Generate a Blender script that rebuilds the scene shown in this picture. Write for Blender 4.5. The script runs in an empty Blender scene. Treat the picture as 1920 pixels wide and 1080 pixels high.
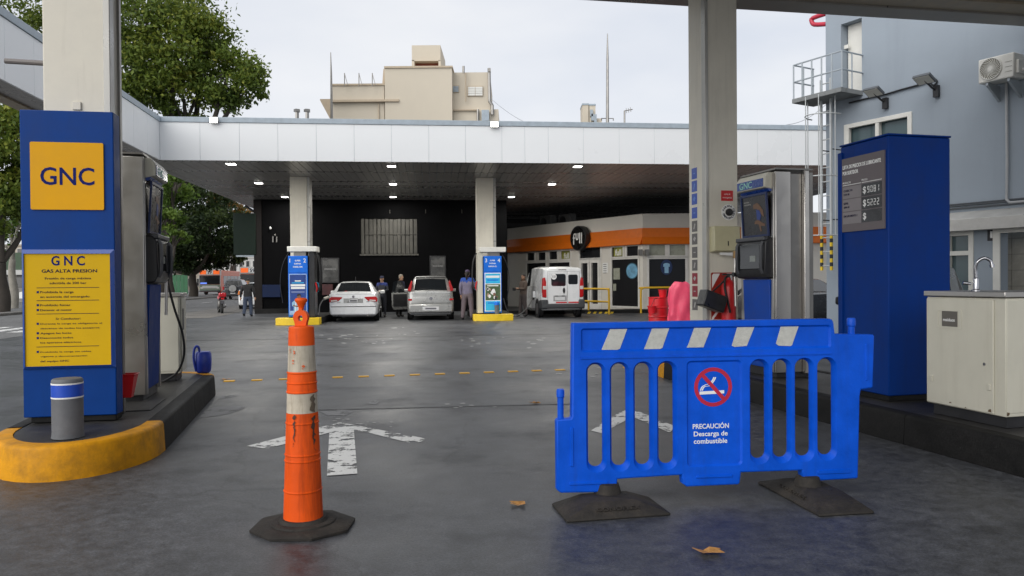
import bpy, bmesh, math, random
from mathutils import Vector, Matrix, Euler
from mathutils.geometry import tessellate_polygon
random.seed(7)
scn = bpy.context.scene
COL = scn.collection
PI = math.pi
rad = math.radians
# ------------------------------------------------------------------ camera
CAM_H, FPX = 1.42, 1440.0
_p, _r = rad(.54), rad(.45)
_f = Vector((0, math.cos(_p), -math.sin(_p)))
_u0 = Vector((0, math.sin(_p), math.cos(_p)))
_R = Vector((1, 0, 0)) * math.cos(_r) - _u0 * math.sin(_r)
_U = _u0 * math.cos(_r) + Vector((1, 0, 0)) * math.sin(_r)
cd = bpy.data.cameras.new('camera'); cam = bpy.data.objects.new('camera', cd); COL.objects.link(cam)
cd.sensor_width = 36; cd.lens = 36 * FPX / 1920; cd.clip_start = .05; cd.clip_end = 2000
m3 = Matrix((_R, _U, -_f)).transposed()
cam.matrix_world = Matrix.Translation((0, 0, CAM_H)) @ m3.to_4x4()
scn.camera = cam
# ------------------------------------------------------------------ world, sun, exposure
SUN_EL, SUN_AZ = 33, 218           # high soft sun behind the cloud, from behind the camera
w = bpy.data.worlds.new('World'); scn.world = w; w.use_nodes = True
nt = w.node_tree; N = nt.nodes; L = nt.links; N.clear()
wo = N.new('ShaderNodeOutputWorld'); mx = N.new('ShaderNodeMixShader'); b1 = N.new('ShaderNodeBackground'); b2 = N.new('ShaderNodeBackground')
sky = N.new('ShaderNodeTexSky'); sky.sky_type = 'NISHITA'; sky.sun_disc = False
sky.sun_elevation = rad(SUN_EL); sky.sun_rotation = rad(SUN_AZ)
tc = N.new('ShaderNodeTexCoord'); mp = N.new('ShaderNodeMapping'); mp.inputs['Scale'].default_value = (1.6, 1.6, 4.2)
nz = N.new('ShaderNodeTexNoise'); nz.inputs['Scale'].default_value = 2.2; nz.inputs['Detail'].default_value = 5; nz.inputs['Roughness'].default_value = .45
cr = N.new('ShaderNodeValToRGB'); cr.color_ramp.elements[0].position = .3; cr.color_ramp.elements[1].position = .72
cr.color_ramp.elements[0].color = (.72, .76, .84, 1); cr.color_ramp.elements[1].color = (.90, .91, .935, 1)
L.new(tc.outputs['Generated'], mp.inputs[0]); L.new(mp.outputs[0], nz.inputs['Vector']); L.new(nz.outputs[0], cr.inputs[0])
L.new(cr.outputs[0], b2.inputs[0]); b2.inputs[1].default_value = .59
L.new(sky.outputs[0], b1.inputs[0]); b1.inputs[1].default_value = .08
mx.inputs[0].default_value = .94
L.new(b1.outputs[0], mx.inputs[1]); L.new(b2.outputs[0], mx.inputs[2]); L.new(mx.outputs[0], wo.inputs[0])
sl = bpy.data.lights.new('sun', 'SUN'); sl.energy = 1.5; sl.angle = rad(70); sl.color = (1, .97, .93)
so = bpy.data.objects.new('sun', sl); COL.objects.link(so)
_az = rad(SUN_AZ); _el = rad(SUN_EL)
sd = Vector((math.sin(_az) * math.cos(_el), math.cos(_az) * math.cos(_el), math.sin(_el)))
so.rotation_euler = sd.to_track_quat('Z', 'Y').to_euler(); so.location = (0, -10, 30)
vs = scn.view_settings; vs.view_transform = 'Standard'; vs.look = 'None'; vs.exposure = 0.80; vs.gamma = 1
# ------------------------------------------------------------------ helpers
def ray(px, py): return _f + _R * ((px - 960) / FPX) + _U * ((540 - py) / FPX)
def G(px, py, z=0.0):
    d = ray(px, py); t = (z - CAM_H) / d.z; return Vector((0, 0, CAM_H)) + d * t
def P(px, py, Y):
    d = ray(px, py); return Vector((0, 0, CAM_H)) + d * (Y / d.y)
class Fr:
    """vertical plane frame: x along the plane, y away from the viewer side, z up"""
    def __init__(s, o, ang): s.o = Vector((o[0], o[1], 0)); s.a = ang; s.u = Vector((math.cos(ang), math.sin(ang), 0)); s.n = Vector((-math.sin(ang), math.cos(ang), 0))
    def uv(s, px, py, d=0):
        r = ray(px, py); c = Vector((0, 0, CAM_H)); t = (s.o + s.n * d - c).dot(s.n) / r.dot(s.n); q = c + r * t
        return ((q - s.o).dot(s.u), q.z)
    def X(s, px, d=0, py=527): return s.uv(px, py, d)[0]
    def W(s, x, y, z=0): return s.o + s.u * x + s.n * y + Vector((0, 0, z))
    def rect(s, px0, py0, px1, py1, d=0):
        a = s.uv(px0, py0, d); b = s.uv(px1, py1, d); return a[0], b[0], b[1], a[1]
MATS = {}
def mat(name, rgb, rough=.5, metal=0, var=.1, scale=5, bump=0, bscale=60, coat=0, emit=0, dirt=0, spec=.5, trans=0, rvar=.12, streak=0, dirtc=(.03,.026,.02)):
    if name in MATS: return MATS[name]
    m = bpy.data.materials.new(name); m.use_nodes = True; nt = m.node_tree; N = nt.nodes; L = nt.links
    b = N['Principled BSDF']; b.inputs['Base Color'].default_value = (*rgb, 1); b.inputs['Roughness'].default_value = rough
    b.inputs['Metallic'].default_value = metal; b.inputs['Specular IOR Level'].default_value = spec
    b.inputs['Coat Weight'].default_value = coat; b.inputs['Coat Roughness'].default_value = .08; b.inputs['Transmission Weight'].default_value = trans
    if emit: b.inputs['Emission Color'].default_value = (*rgb, 1); b.inputs['Emission Strength'].default_value = emit
    tc = N.new('ShaderNodeTexCoord')
    if var or rvar:
        nz = N.new('ShaderNodeTexNoise'); nz.inputs['Scale'].default_value = scale; nz.inputs['Detail'].default_value = 6; nz.inputs['Roughness'].default_value = .62
        L.new(tc.outputs['Object'], nz.inputs['Vector'])
        mr = N.new('ShaderNodeMapRange'); mr.inputs[1].default_value = .3; mr.inputs[2].default_value = .7; mr.inputs[3].default_value = 1 - var; mr.inputs[4].default_value = 1 + var * .6
        L.new(nz.outputs[0], mr.inputs[0])
        mm = N.new('ShaderNodeMix'); mm.data_type = 'RGBA'; mm.blend_type = 'MULTIPLY'; mm.inputs[0].default_value = 1
        mm.inputs[6].default_value = (*rgb, 1); L.new(mr.outputs[0], mm.inputs[7])
        out = mm.outputs[2]
        if dirt or streak:
            n2 = N.new('ShaderNodeTexNoise'); n2.inputs['Scale'].default_value = scale * .7; n2.inputs['Detail'].default_value = 8; n2.inputs['Roughness'].default_value = .7
            mpn = N.new('ShaderNodeMapping'); L.new(tc.outputs['Object'], mpn.inputs[0]); L.new(mpn.outputs[0], n2.inputs['Vector'])
            if streak: mpn.inputs['Scale'].default_value = (5, 5, .5)
            m2 = N.new('ShaderNodeMapRange'); m2.inputs[1].default_value = .5; m2.inputs[2].default_value = .78; m2.inputs[3].default_value = 0; m2.inputs[4].default_value = dirt or streak
            L.new(n2.outputs[0], m2.inputs[0])
            mk = N.new('ShaderNodeMix'); mk.data_type = 'RGBA'; L.new(m2.outputs[0], mk.inputs[0]); L.new(out, mk.inputs[6]); mk.inputs[7].default_value = (*dirtc, 1)
            out = mk.outputs[2]
        L.new(out, b.inputs['Base Color'])
        if rvar:
            r2 = N.new('ShaderNodeMapRange'); r2.inputs[1].default_value = .3; r2.inputs[2].default_value = .7; r2.inputs[3].default_value = max(.02, rough - rvar); r2.inputs[4].default_value = min(1, rough + rvar)
            L.new(nz.outputs[0], r2.inputs[0]); L.new(r2.outputs[0], b.inputs['Roughness'])
    if bump:
        n3 = N.new('ShaderNodeTexNoise'); n3.inputs['Scale'].default_value = bscale; n3.inputs['Detail'].default_value = 3
        L.new(tc.outputs['Object'], n3.inputs['Vector'])
        bp = N.new('ShaderNodeBump'); bp.inputs['Strength'].default_value = bump; bp.inputs['Distance'].default_value = .01
        L.new(n3.outputs[0], bp.inputs['Height']); L.new(bp.outputs[0], b.inputs['Normal'])
    MATS[name] = m; return m
def tag(o, label=None, cat=None, group=None, kind=None):
    if label: o['label'] = label
    if cat: o['category'] = cat
    if group: o['group'] = group
    if kind: o['kind'] = kind
    return o
def thing(name, label, cat, loc=(0, 0, 0), rz=0, group=None):
    o = bpy.data.objects.new(name, None); o.empty_display_size = .2; COL.objects.link(o)
    o.location = loc; o.rotation_euler = (0, 0, rz); return tag(o, label, cat, group)
class MB:
    def __init__(s): s.v = []; s.f = []
    def add(s, vs, fs):
        k = len(s.v); s.v += [tuple(v) for v in vs]; s.f += [tuple(i + k for i in f) for f in fs]; return s
    def box(s, x0, x1, y0, y1, z0, z1):
        if x0 > x1: x0, x1 = x1, x0
        if y0 > y1: y0, y1 = y1, y0
        if z0 > z1: z0, z1 = z1, z0
        return s.add([(x0,y0,z0),(x1,y0,z0),(x1,y1,z0),(x0,y1,z0),(x0,y0,z1),(x1,y0,z1),(x1,y1,z1),(x0,y1,z1)],
            [(0,3,2,1),(4,5,6,7),(0,1,5,4),(1,2,6,5),(2,3,7,6),(3,0,4,7)])
    def hexa(s, p): return s.add(p, [(0,3,2,1),(4,5,6,7),(0,1,5,4),(1,2,6,5),(2,3,7,6),(3,0,4,7)])
    def loft(s, rings, closed=True, caps=True):
        n = len(rings[0]); vs = [p for r in rings for p in r]; fs = []
        for i in range(len(rings) - 1):
            for j in range(n if closed else n - 1):
                k = (j + 1) % n; fs.append((i*n+j, i*n+k, (i+1)*n+k, (i+1)*n+j))
        if caps and closed: fs.append(tuple(range(n - 1, -1, -1))); fs.append(tuple((len(rings)-1)*n + j for j in range(n)))
        return s.add(vs, fs)
    def tube(s, pts, r, n=8, caps=True):
        pts = [Vector(p) for p in pts]; rs = r if isinstance(r, (list, tuple)) else [r] * len(pts); rings = []
        d0 = (pts[1] - pts[0]).normalized(); a = d0.orthogonal().normalized()
        for i, p in enumerate(pts):
            if i == 0: d = pts[1] - p
            elif i == len(pts) - 1: d = p - pts[i-1]
            else: d = (pts[i+1] - p).normalized() + (p - pts[i-1]).normalized()
            d.normalize(); a = (a - d * a.dot(d)); a = a.normalized() if a.length > 1e-6 else d.orthogonal().normalized(); b = d.cross(a)
            rings.append([p + (a * math.cos(2*PI*j/n) + b * math.sin(2*PI*j/n)) * rs[i] for j in range(n)])
        return s.loft(rings, True, caps)
    def lathe(s, prof, n=24, o=(0,0,0), ax='z', caps=True):
        o = Vector(o); rings = []
        for r, z in prof:
            ring = []
            for j in range(n):
                c, d = r * math.cos(2*PI*j/n), r * math.sin(2*PI*j/n)
                ring.append(o + (Vector((c, d, z)) if ax == 'z' else Vector((z, c, d)) if ax == 'x' else Vector((d, z, c))))
            rings.append(ring)
        return s.loft(rings, True, caps)
    def ell(s, c, r, n=12, m=8):
        return s.lathe([(max(.001, math.sin(PI*i/m)), -math.cos(PI*i/m)) for i in range(m + 1)], n) if False else s._ell(c, r, n, m)
    def _ell(s, c, r, n, m):
        rings = []
        for i in range(m + 1):
            t = PI * i / m; q = max(.002, math.sin(t))
            rings.append([(c[0] + r[0]*q*math.cos(2*PI*j/n), c[1] + r[1]*q*math.sin(2*PI*j/n), c[2] - r[2]*math.cos(t)) for j in range(n)])
        return s.loft(rings)
    def prism(s, poly, d0, d1, holes=(), to=lambda a, b, d: (a, d, b)):
        """polygon (with holes) in x,z extruded along y"""
        if d0 > d1: d0, d1 = d1, d0
        loops = [list(poly)] + [list(h) for h in holes]; flat = [p for l in loops for p in l]; n = len(flat)
        tris = tessellate_polygon([[Vector((p[0], p[1], 0)) for p in l] for l in loops])
        vs = [to(p[0], p[1], d0) for p in flat] + [to(p[0], p[1], d1) for p in flat]; fs = []
        for t in tris:
            a, b, c = (flat[i] for i in t); ar = (b[0]-a[0])*(c[1]-a[1]) - (c[0]-a[0])*(b[1]-a[1])
            if abs(ar) < 1e-12: continue
            t = tuple(t) if ar > 0 else tuple(reversed(t))
            fs.append(t); fs.append(tuple(i + n for i in reversed(t)))
        k = 0
        for li, l in enumerate(loops):
            ar = sum(l[i][0]*l[(i+1) % len(l)][1] - l[(i+1) % len(l)][0]*l[i][1] for i in range(len(l)))
            for i in range(len(l)):
                a, b = k + i, k + (i + 1) % len(l)
                if (ar > 0) == (li == 0): fs.append((b, a, a + n, b + n))
                else: fs.append((a, b, b + n, a + n))
            k += len(l)
        return s.add(vs, fs)
    def quad(s, *p): return s.add(p, [tuple(range(len(p)))])
    def mesh(s, name, m):
        me = bpy.data.meshes.new(name); me.from_pydata(s.v, [], s.f); me.update()
        if m: me.materials.append(m)
        return me
    def build(s, name, m, parent=None, bevel=0, smooth=0, seg=2, label=None, kind=None):
        me = s.mesh(name, m)
        if smooth:
            me.shade_smooth(); me.set_sharp_from_angle(angle=rad(smooth))
        o = bpy.data.objects.new(name, me); COL.objects.link(o)
        if parent: o.parent = parent
        if bevel:
            b = o.modifiers.new('bevel', 'BEVEL'); b.width = bevel; b.segments = seg; b.limit_method = 'ANGLE'; b.angle_limit = rad(40); b.harden_normals = False
            if not smooth: me.shade_smooth(); me.set_sharp_from_angle(angle=rad(50))
        if label: o['label'] = label
        if kind: o['kind'] = kind
        return o
def clone(o, parent=None, loc=None, rz=None):
    c = o.copy(); COL.objects.link(c); c.parent = parent
    if loc is not None: c.location = loc
    if rz is not None: c.rotation_euler = (0, 0, rz)
    for ch in list(o.children): clone(ch, c)
    return c
def rrect(x0, x1, z0, z1, r, n=5):
    out = []
    for cx, cz, a in ((x1-r, z1-r, 0), (x0+r, z1-r, 90), (x0+r, z0+r, 180), (x1-r, z0+r, 270)):
        for i in range(n + 1): t = rad(a + 90*i/n); out.append((cx + r*math.cos(t), cz + r*math.sin(t)))
    return out
def circ(cx, cz, rx, rz=None, n=28): rz = rz or rx; return [(cx + rx*math.cos(2*PI*i/n), cz + rz*math.sin(2*PI*i/n)) for i in range(n)]
_CAP = []
def text_mesh(s, bold=0.0):
    c = bpy.data.curves.new('t', 'FONT'); c.body = s; c.size = 1; c.offset = bold; c.resolution_u = 3; c.align_x = 'LEFT'
    o = bpy.data.objects.new('t', c); COL.objects.link(o)
    dg = bpy.context.evaluated_depsgraph_get(); me = bpy.data.meshes.new_from_object(o.evaluated_get(dg))
    bpy.data.objects.remove(o); bpy.data.curves.remove(c); return me
def capheight():
    if not _CAP:
        me = text_mesh('H'); ys = [v.co.y for v in me.vertices]; _CAP.append(max(ys) - min(ys)); bpy.data.meshes.remove(me)
    return _CAP[0]
def text(s, x, z, h, m, parent, d=-.003, w=None, align='L', bold=0.0, name='lettering', face='y', th=.0015):
    """lettering in the x-z plane of parent, cap height h, at baseline (x,z); w fits the width"""
    me = text_mesh(s, bold); vs = [v.co.copy() for v in me.vertices]
    if not vs: return None
    x0 = min(v.x for v in vs); x1 = max(v.x for v in vs); k = h / capheight(); kx = k if w is None else w / (x1 - x0)
    W = (x1 - x0) * kx; ox = x if align == 'L' else x - W/2 if align == 'C' else x - W
    mb = MB(); pts = [((v.x - x0) * kx + ox, v.y * k + z) for v in vs]
    T = (lambda a, b, q: (a, d - q, b)) if face == 'y' else face
    faces = [tuple(p.vertices) for p in me.polygons]; n = len(pts)
    mb.add([T(a, b, 0) for a, b in pts] + [T(a, b, th) for a, b in pts], [tuple(i + n for i in f) for f in faces])
    ec = {}
    for f in faces:
        for i in range(len(f)):
            e = (f[i], f[(i+1) % len(f)]); ec[tuple(sorted(e))] = ec.get(tuple(sorted(e)), []) + [e]
    mb.f += [(e[0][0], e[0][1], e[0][1] + n, e[0][0] + n) for e in ec.values() if len(e) == 1]
    bpy.data.meshes.remove(me)
    return mb.build(name, m, parent)
def plate(name, m, parent, x0, x1, z0, z1, d0=0, d1=-.004, **k): return MB().box(x0, x1, d1, d0, z0, z1).build(name, m, parent, **k)
# ------------------------------------------------------------------ materials
BLUE = mat('barrier_blue', (.0, .085, .62), .46, spec=.22, var=.22, scale=4, bump=.12, bscale=60, streak=.4, dirtc=(.012, .06, .34))
SIGNBLUE = mat('sign_blue', (.0, .042, .225), .5, var=.14, scale=2.5, spec=.16, streak=.3, dirtc=(.001, .028, .13))
DEEPBLUE = mat('deep_blue', (.0, .03, .195), .55, spec=.16, var=.16, scale=2.5, streak=.3, dirtc=(.006, .016, .08))
TRIMBLUE = mat('trim_blue', (.01, .05, .26), .25)
YEL = mat('panel_yellow', (.64, .39, .0), .5, spec=.2, var=.06, scale=3)
AMB = mat('panel_amber', (.74, .36, .0), .5, spec=.2, var=.06, scale=3)
KERBY = mat('kerb_yellow', (.66, .29, .003), .6, spec=.25, var=.25, scale=4, bump=.3, bscale=30, dirt=.75, dirtc=(.10, .055, .015))
FARY = mat('far_kerb_yellow', (.82, .56, .02), .5, var=.12)
INK = mat('sign_ink', (.006, .006, .035), .6, var=0, rvar=0, spec=.12)
TXTB = mat('letter_blue', (.004, .012, .12), .6, var=0, rvar=0, spec=.12)
WHITE = mat('white_paint', (.74, .74, .72), .45, var=.06, dirt=.12, dirtc=(.35, .33, .3))
PRINT = mat('white_print', (.82, .82, .80), .5, var=.05)
CREAM = mat('cream_column', (.70, .66, .56), .5, var=.08, scale=2, bump=.08, bscale=25, streak=.25, dirtc=(.27, .24, .19))
CAB = mat('cabinet_cream', (.56, .54, .45), .45, var=.06, scale=3, streak=.22, dirtc=(.33, .30, .22))
STEEL = mat('brushed_steel', (.50, .48, .45), .34, 1, var=.08, scale=2, streak=.3, dirtc=(.36, .34, .30))
DSTEEL = mat('dull_steel', (.27, .26, .245), .42, 1, var=.1, scale=2)
CHROME = mat('chrome', (.42, .42, .44), .16, 1, var=.05)
BLACKP = mat('black_plastic', (.018, .018, .02), .42, var=.2)
RUBBER = mat('rubber', (.030, .027, .024), .75, spec=.25, var=.3, scale=8, bump=.4, bscale=70, dirt=.6, dirtc=(.085, .07, .055))
DRUB = mat('dark_rubber', (.014, .014, .015), .7)
ORANGE = mat('cone_orange', (.76, .088, .004), .48, spec=.28, var=.1, scale=4)
GLASS = mat('dark_glass', (.012, .014, .016), .06, var=0, rvar=0, spec=.6)
RED = mat('red_paint', (.55, .012, .015), .35, var=.12)
GREYB = mat('bollard_grey', (.13, .135, .145), .6, var=.2, dirt=.5)
BUILD = mat('building_bluegrey', (.30, .345, .395), .75, var=.07, scale=.8, bump=.15, bscale=40, streak=.16, dirtc=(.17, .21, .25))
ACW = mat('appliance_white', (.72, .71, .66), .45, var=.06, dirt=.15, dirtc=(.4, .37, .3))
BLACKW = mat('wall_black', (.0035, .0035, .004), .65, var=.3, scale=1.2, spec=.04)
FASC = mat('fascia_white', (.80, .815, .82), .34, var=.02, scale=.4, streak=.04, dirtc=(.7, .7, .69))
PARA = mat('parapet_grey', (.36, .42, .47), .5, var=.15, dirt=.35, dirtc=(.26, .29, .31))
SOFF = mat('soffit_metal', (.30, .29, .28), .30, .25, var=.2, scale=.8)
LED = mat('led_lit', (1, .98, .92), .5, var=0, rvar=0, emit=9)
# asphalt with damp patches
def asphalt(name, lo, hi, r0, r1, sc=.55, crack=True):
    m = bpy.data.materials.new(name); m.use_nodes = True; nt = m.node_tree; N = nt.nodes; L = nt.links; b = N['Principled BSDF']
    tc = N.new('ShaderNodeTexCoord')
    def noise(s, d=6, r=.6):
        n = N.new('ShaderNodeTexNoise'); n.inputs['Scale'].default_value = s; n.inputs['Detail'].default_value = d; n.inputs['Roughness'].default_value = r; L.new(tc.outputs['Object'], n.inputs['Vector']); return n
    def rng(src, a, b_, c, d):
        q = N.new('ShaderNodeMapRange'); q.inputs[1].default_value = a; q.inputs[2].default_value = b_; q.inputs[3].default_value = c; q.inputs[4].default_value = d; L.new(src, q.inputs[0]); return q.outputs[0]
    big = noise(sc); mid = noise(sc * 5, 8, .7); fine = noise(70, 6, .75); grit = noise(11, 10, .78); stain = noise(1.1, 4, .6)
    mx = N.new('ShaderNodeMath'); mx.operation = 'ADD'; L.new(rng(big.outputs[0], .3, .7, 0, .55), mx.inputs[0]); L.new(rng(mid.outputs[0], .3, .7, 0, .45), mx.inputs[1])
    c = N.new('ShaderNodeMix'); c.data_type = 'RGBA'; L.new(mx.outputs[0], c.inputs[0]); c.inputs[6].default_value = (*lo, 1); c.inputs[7].default_value = (*hi, 1)
    g = N.new('ShaderNodeMix'); g.data_type = 'RGBA'; g.blend_type = 'MULTIPLY'; g.inputs[0].default_value = 1; L.new(c.outputs[2], g.inputs[6]); L.new(rng(fine.outputs[0], .32, .68, .5, 1.5), g.inputs[7])
    g2 = N.new('ShaderNodeMix'); g2.data_type = 'RGBA'; g2.blend_type = 'MULTIPLY'; g2.inputs[0].default_value = 1; L.new(g.outputs[2], g2.inputs[6]); L.new(rng(grit.outputs[0], .34, .66, .55, 1.5), g2.inputs[7])
    g3 = N.new('ShaderNodeMix'); g3.data_type = 'RGBA'; g3.blend_type = 'MULTIPLY'; g3.inputs[0].default_value = 1; L.new(g2.outputs[2], g3.inputs[6]); L.new(rng(stain.outputs[0], .55, .66, 1.0, .55), g3.inputs[7]); g = g3
    sp = noise(26, 4, .8)
    k = N.new('ShaderNodeMix'); k.data_type = 'RGBA'; L.new(rng(sp.outputs[0], .66, .72, 0, .4), k.inputs[0]); L.new(g.outputs[2], k.inputs[6]); k.inputs[7].default_value = (.12, .115, .11, 1)
    out = k.outputs[2]
    if crack:
        vo = N.new('ShaderNodeTexVoronoi'); vo.feature = 'DISTANCE_TO_EDGE'; vo.inputs['Scale'].default_value = .28; vo.inputs['Randomness'].default_value = 1
        dn = noise(2.2, 5); va = N.new('ShaderNodeVectorMath'); va.operation = 'MULTIPLY_ADD'; va.inputs[1].default_value = (.5, .5, 0); L.new(dn.outputs[1], va.inputs[0]); L.new(tc.outputs['Object'], va.inputs[2]); L.new(va.outputs[0], vo.inputs['Vector'])
        k2 = N.new('ShaderNodeMix'); k2.data_type = 'RGBA'; L.new(rng(vo.outputs[0], .001, .005, .35, 0), k2.inputs[0]); L.new(out, k2.inputs[6]); k2.inputs[7].default_value = (.012, .012, .012, 1); out = k2.outputs[2]
    L.new(out, b.inputs['Base Color'])
    rm = N.new('ShaderNodeMath'); rm.operation = 'ADD'; L.new(rng(big.outputs[0], .32, .68, r0*.7, r1*.7), rm.inputs[0]); L.new(rng(grit.outputs[0], .3, .7, r0*.3, r1*.4), rm.inputs[1]); L.new(rm.outputs[0], b.inputs['Roughness'])
    b.inputs['Specular IOR Level'].default_value = .40
    bp = N.new('ShaderNodeBump'); bp.inputs['Strength'].default_value = .4; bp.inputs['Distance'].default_value = .005; L.new(fine.outputs[0], bp.inputs['Height']); L.new(bp.outputs[0], b.inputs['Normal'])
    MATS[name] = m; return m
ASPH = asphalt('asphalt_forecourt', (.021, .0225, .025), (.096, .100, .108), .27, .60)
ROAD = asphalt('asphalt_street', (.10, .10, .10), (.15, .15, .148), .6, .85, .3, False)
ISLT = asphalt('island_top', (.022, .021, .02), (.052, .05, .047), .35, .6, .9, False)
KERBK = asphalt('kerb_black', (.005, .005, .005), (.014, .0135, .013), .5, .75, 1.2, False); KERBK.node_tree.nodes['Principled BSDF'].inputs['Specular IOR Level'].default_value = .2
PAVE = asphalt('pavement_stone', (.10, .095, .088), (.19, .18, .165), .6, .85, .8, False)
def worn(name, rgb, thr=.5, sc=9, rough=.55):
    m = bpy.data.materials.new(name); m.use_nodes = True; nt = m.node_tree; N = nt.nodes; L = nt.links; b = N['Principled BSDF']; o = N['Material Output']
    b.inputs['Base Color'].default_value = (*rgb, 1); b.inputs['Roughness'].default_value = rough
    tc = N.new('ShaderNodeTexCoord'); n = N.new('ShaderNodeTexNoise'); n.inputs['Scale'].default_value = sc; n.inputs['Detail'].default_value = 9; n.inputs['Roughness'].default_value = .75
    L.new(tc.outputs['Object'], n.inputs['Vector']); q = N.new('ShaderNodeMapRange'); q.inputs[1].default_value = thr; q.inputs[2].default_value = thr + .04; L.new(n.outputs[0], q.inputs[0])
    t = N.new('ShaderNodeBsdfTransparent'); mx = N.new('ShaderNodeMixShader'); L.new(q.outputs[0], mx.inputs[0]); L.new(b.outputs[0], mx.inputs[1]); L.new(t.outputs[0], mx.inputs[2]); L.new(mx.outputs[0], o.inputs[0]); return m
# ================================================================== ground
KH = .256
gnd = MB().quad((-260, -60, 0), (260, -60, 0), (260, 400, 0), (-260, 400, 0)).build('ground', ASPH); tag(gnd, 'dark damp asphalt of the station forecourt', 'ground', kind='structure')
D8 = rad(8.0)
SF = Fr((-12.6, 22.0), D8)          # street frame: y runs along the street
def sheet(name, m, pts, z, parent=None, kind=None):
    o = MB().quad(*[(p[0], p[1], z) for p in pts]).build(name, m, parent)
    if kind: o['kind'] = kind
    return o
def sf(x0, x1, y0, y1): return [SF.W(x0, y0), SF.W(x1, y0), SF.W(x1, y1), SF.W(x0, y1)]
st = sheet('street', ROAD, sf(-8.6, -1.0, -30, 260), .004); tag(st, 'grey asphalt street on the left', 'street', kind='structure')
st2 = sheet('street', ROAD, sf(-24, -9.6, -30, 260), .004); tag(st2, 'far carriageway of the street beyond the median', 'street', kind='structure')
pv = sheet('pavement', PAVE, sf(-1.0, 1.6, 9, 260), .006); tag(pv, 'worn stone pavement between forecourt and street', 'pavement', kind='structure')
md = MB(); a = SF.W(-9.6, -30); 
for x0, x1, nm, mm, h in ((-9.5, -8.7, 'median', PAVE, .12), (-30, -24, 'far_pavement', PAVE, .13)):
    q = sf(x0, x1, -30, 260); o = MB().hexa([(p.x, p.y, 0) for p in q] + [(p.x, p.y, h) for p in q]).build(nm, mm, bevel=.02); tag(o, nm.replace('_', ' ') + ' of the street with low kerb', 'pavement', kind='structure')
WPAINT = worn('worn_white_paint', (.68, .68, .66), .53, 7); WP2 = worn('worn_white_paint_heavy', (.64, .64, .62), .49, 6); YPAINT = worn('worn_yellow_paint', (.75, .40, .02), .60, 20)
def mark(name, pix, m, z=.004):
    pts = [G(*p) for p in pix]; tri = tessellate_polygon([[Vector((p.x, p.y, 0)) for p in pts]])
    me = MB().add([(p.x, p.y, z) for p in pts], [tuple(t) for t in tri]); o = me.build(name, m, gnd)
    for pl in o.data.polygons:
        if pl.normal.z < 0: pl.flip()
    return o
mark('arrow_shaft', [(613, 893), (670, 889), (663, 800), (618, 803)], WPAINT, .005)
mark('arrow_arm', [(463, 837), (500, 842), (640, 806), (618, 797)], WPAINT, .004)
mark('arrow_arm', [(620, 797), (640, 793), (804, 824), (776, 833), (690, 812), (640, 806)], WP2, .0045)
mark('arrow_arm', [(1108, 808), (1128, 813), (1186, 782), (1172, 770), (1158, 776)], WPAINT, .004)
mark('arrow_arm', [(1174, 770), (1186, 782), (1256, 812), (1266, 800), (1200, 773)], WPAINT, .0045)
a, b = G(430, 715), G(1050, 694); n = 14
for i in range(-2, 20):
    c = a + (b - a) * (i / (n - 1)); d = (b - a).normalized(); e = Vector((-d.y, d.x, 0))
    if -6.5 < c.x < 2.1:
        q = [c - d*.075 - e*.05, c + d*.075 - e*.05, c + d*.075 + e*.05, c - d*.075 + e*.05]
        MB().hexa([(p.x, p.y, .0) for p in q] + [(p.x, p.y, .012) for p in q]).build('lane_marker', YPAINT, gnd)
JT = mat('joint_tar', (.012, .012, .012), .6)
for p0, p1, wd in (((300, 640), (1300, 622), .05), ((560, 770), (1100, 757), .02), ((0, 868), (300, 800), .01)):
    a, b = G(*p0), G(*p1); d = (b - a).normalized(); e = Vector((-d.y, d.x, 0)) * wd
    sheet('joint', JT, [a - e, b - e, b + e, a + e], .003, gnd)
PATCH = worn('pale_patch', (.16, .16, .165), .54, 5)  # paler patches laid over the asphalt
for pix in ([(372, 784), (420, 779), (455, 768), (462, 763), (440, 761), (400, 764), (385, 770)], [(410, 749), (428, 747), (446, 742), (436, 741), (412, 744)], [(600, 772), (640, 768), (662, 772), (650, 779), (615, 780)], [(688, 757), (700, 751), (712, 753), (704, 759)]):
    mark('pale_patch', pix, PATCH, .0035)
random.seed(3)
FLK = worn('paint_flake', (.30, .30, .29), .56, 30)
for cx, cy, k in ((655, 790, 10), (690, 800, 10), (1090, 700, 8), (900, 640, 10), (700, 640, 8), (640, 634, 8), (770, 625, 7), (1000, 640, 6), (880, 760, 6)):
    for i in range(k):
        x = cx + random.gauss(0, 26); y = cy + random.gauss(0, 5); r = random.uniform(2, 6)
        mark('paint_flake', [(x + r * random.uniform(.7, 1.5) * math.cos(t), y + r * .22 * random.uniform(.6, 1.3) * math.sin(t)) for t in (0, .9, 1.8, 2.9, 3.9, 5.1)], FLK, .0042)
for i in range(9):   # crosswalk stripes on the street
    x = -8.2 + i * .85
    sheet('crosswalk_stripe', WPAINT, sf(x, x + .45, 1.0, 4.2), .008, gnd)
for y0 in (-8, 14, 24, 34, 44, 54): sheet('lane_dash', WPAINT, sf(-5.0, -4.88, y0, y0 + 3), .008, gnd)
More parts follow.
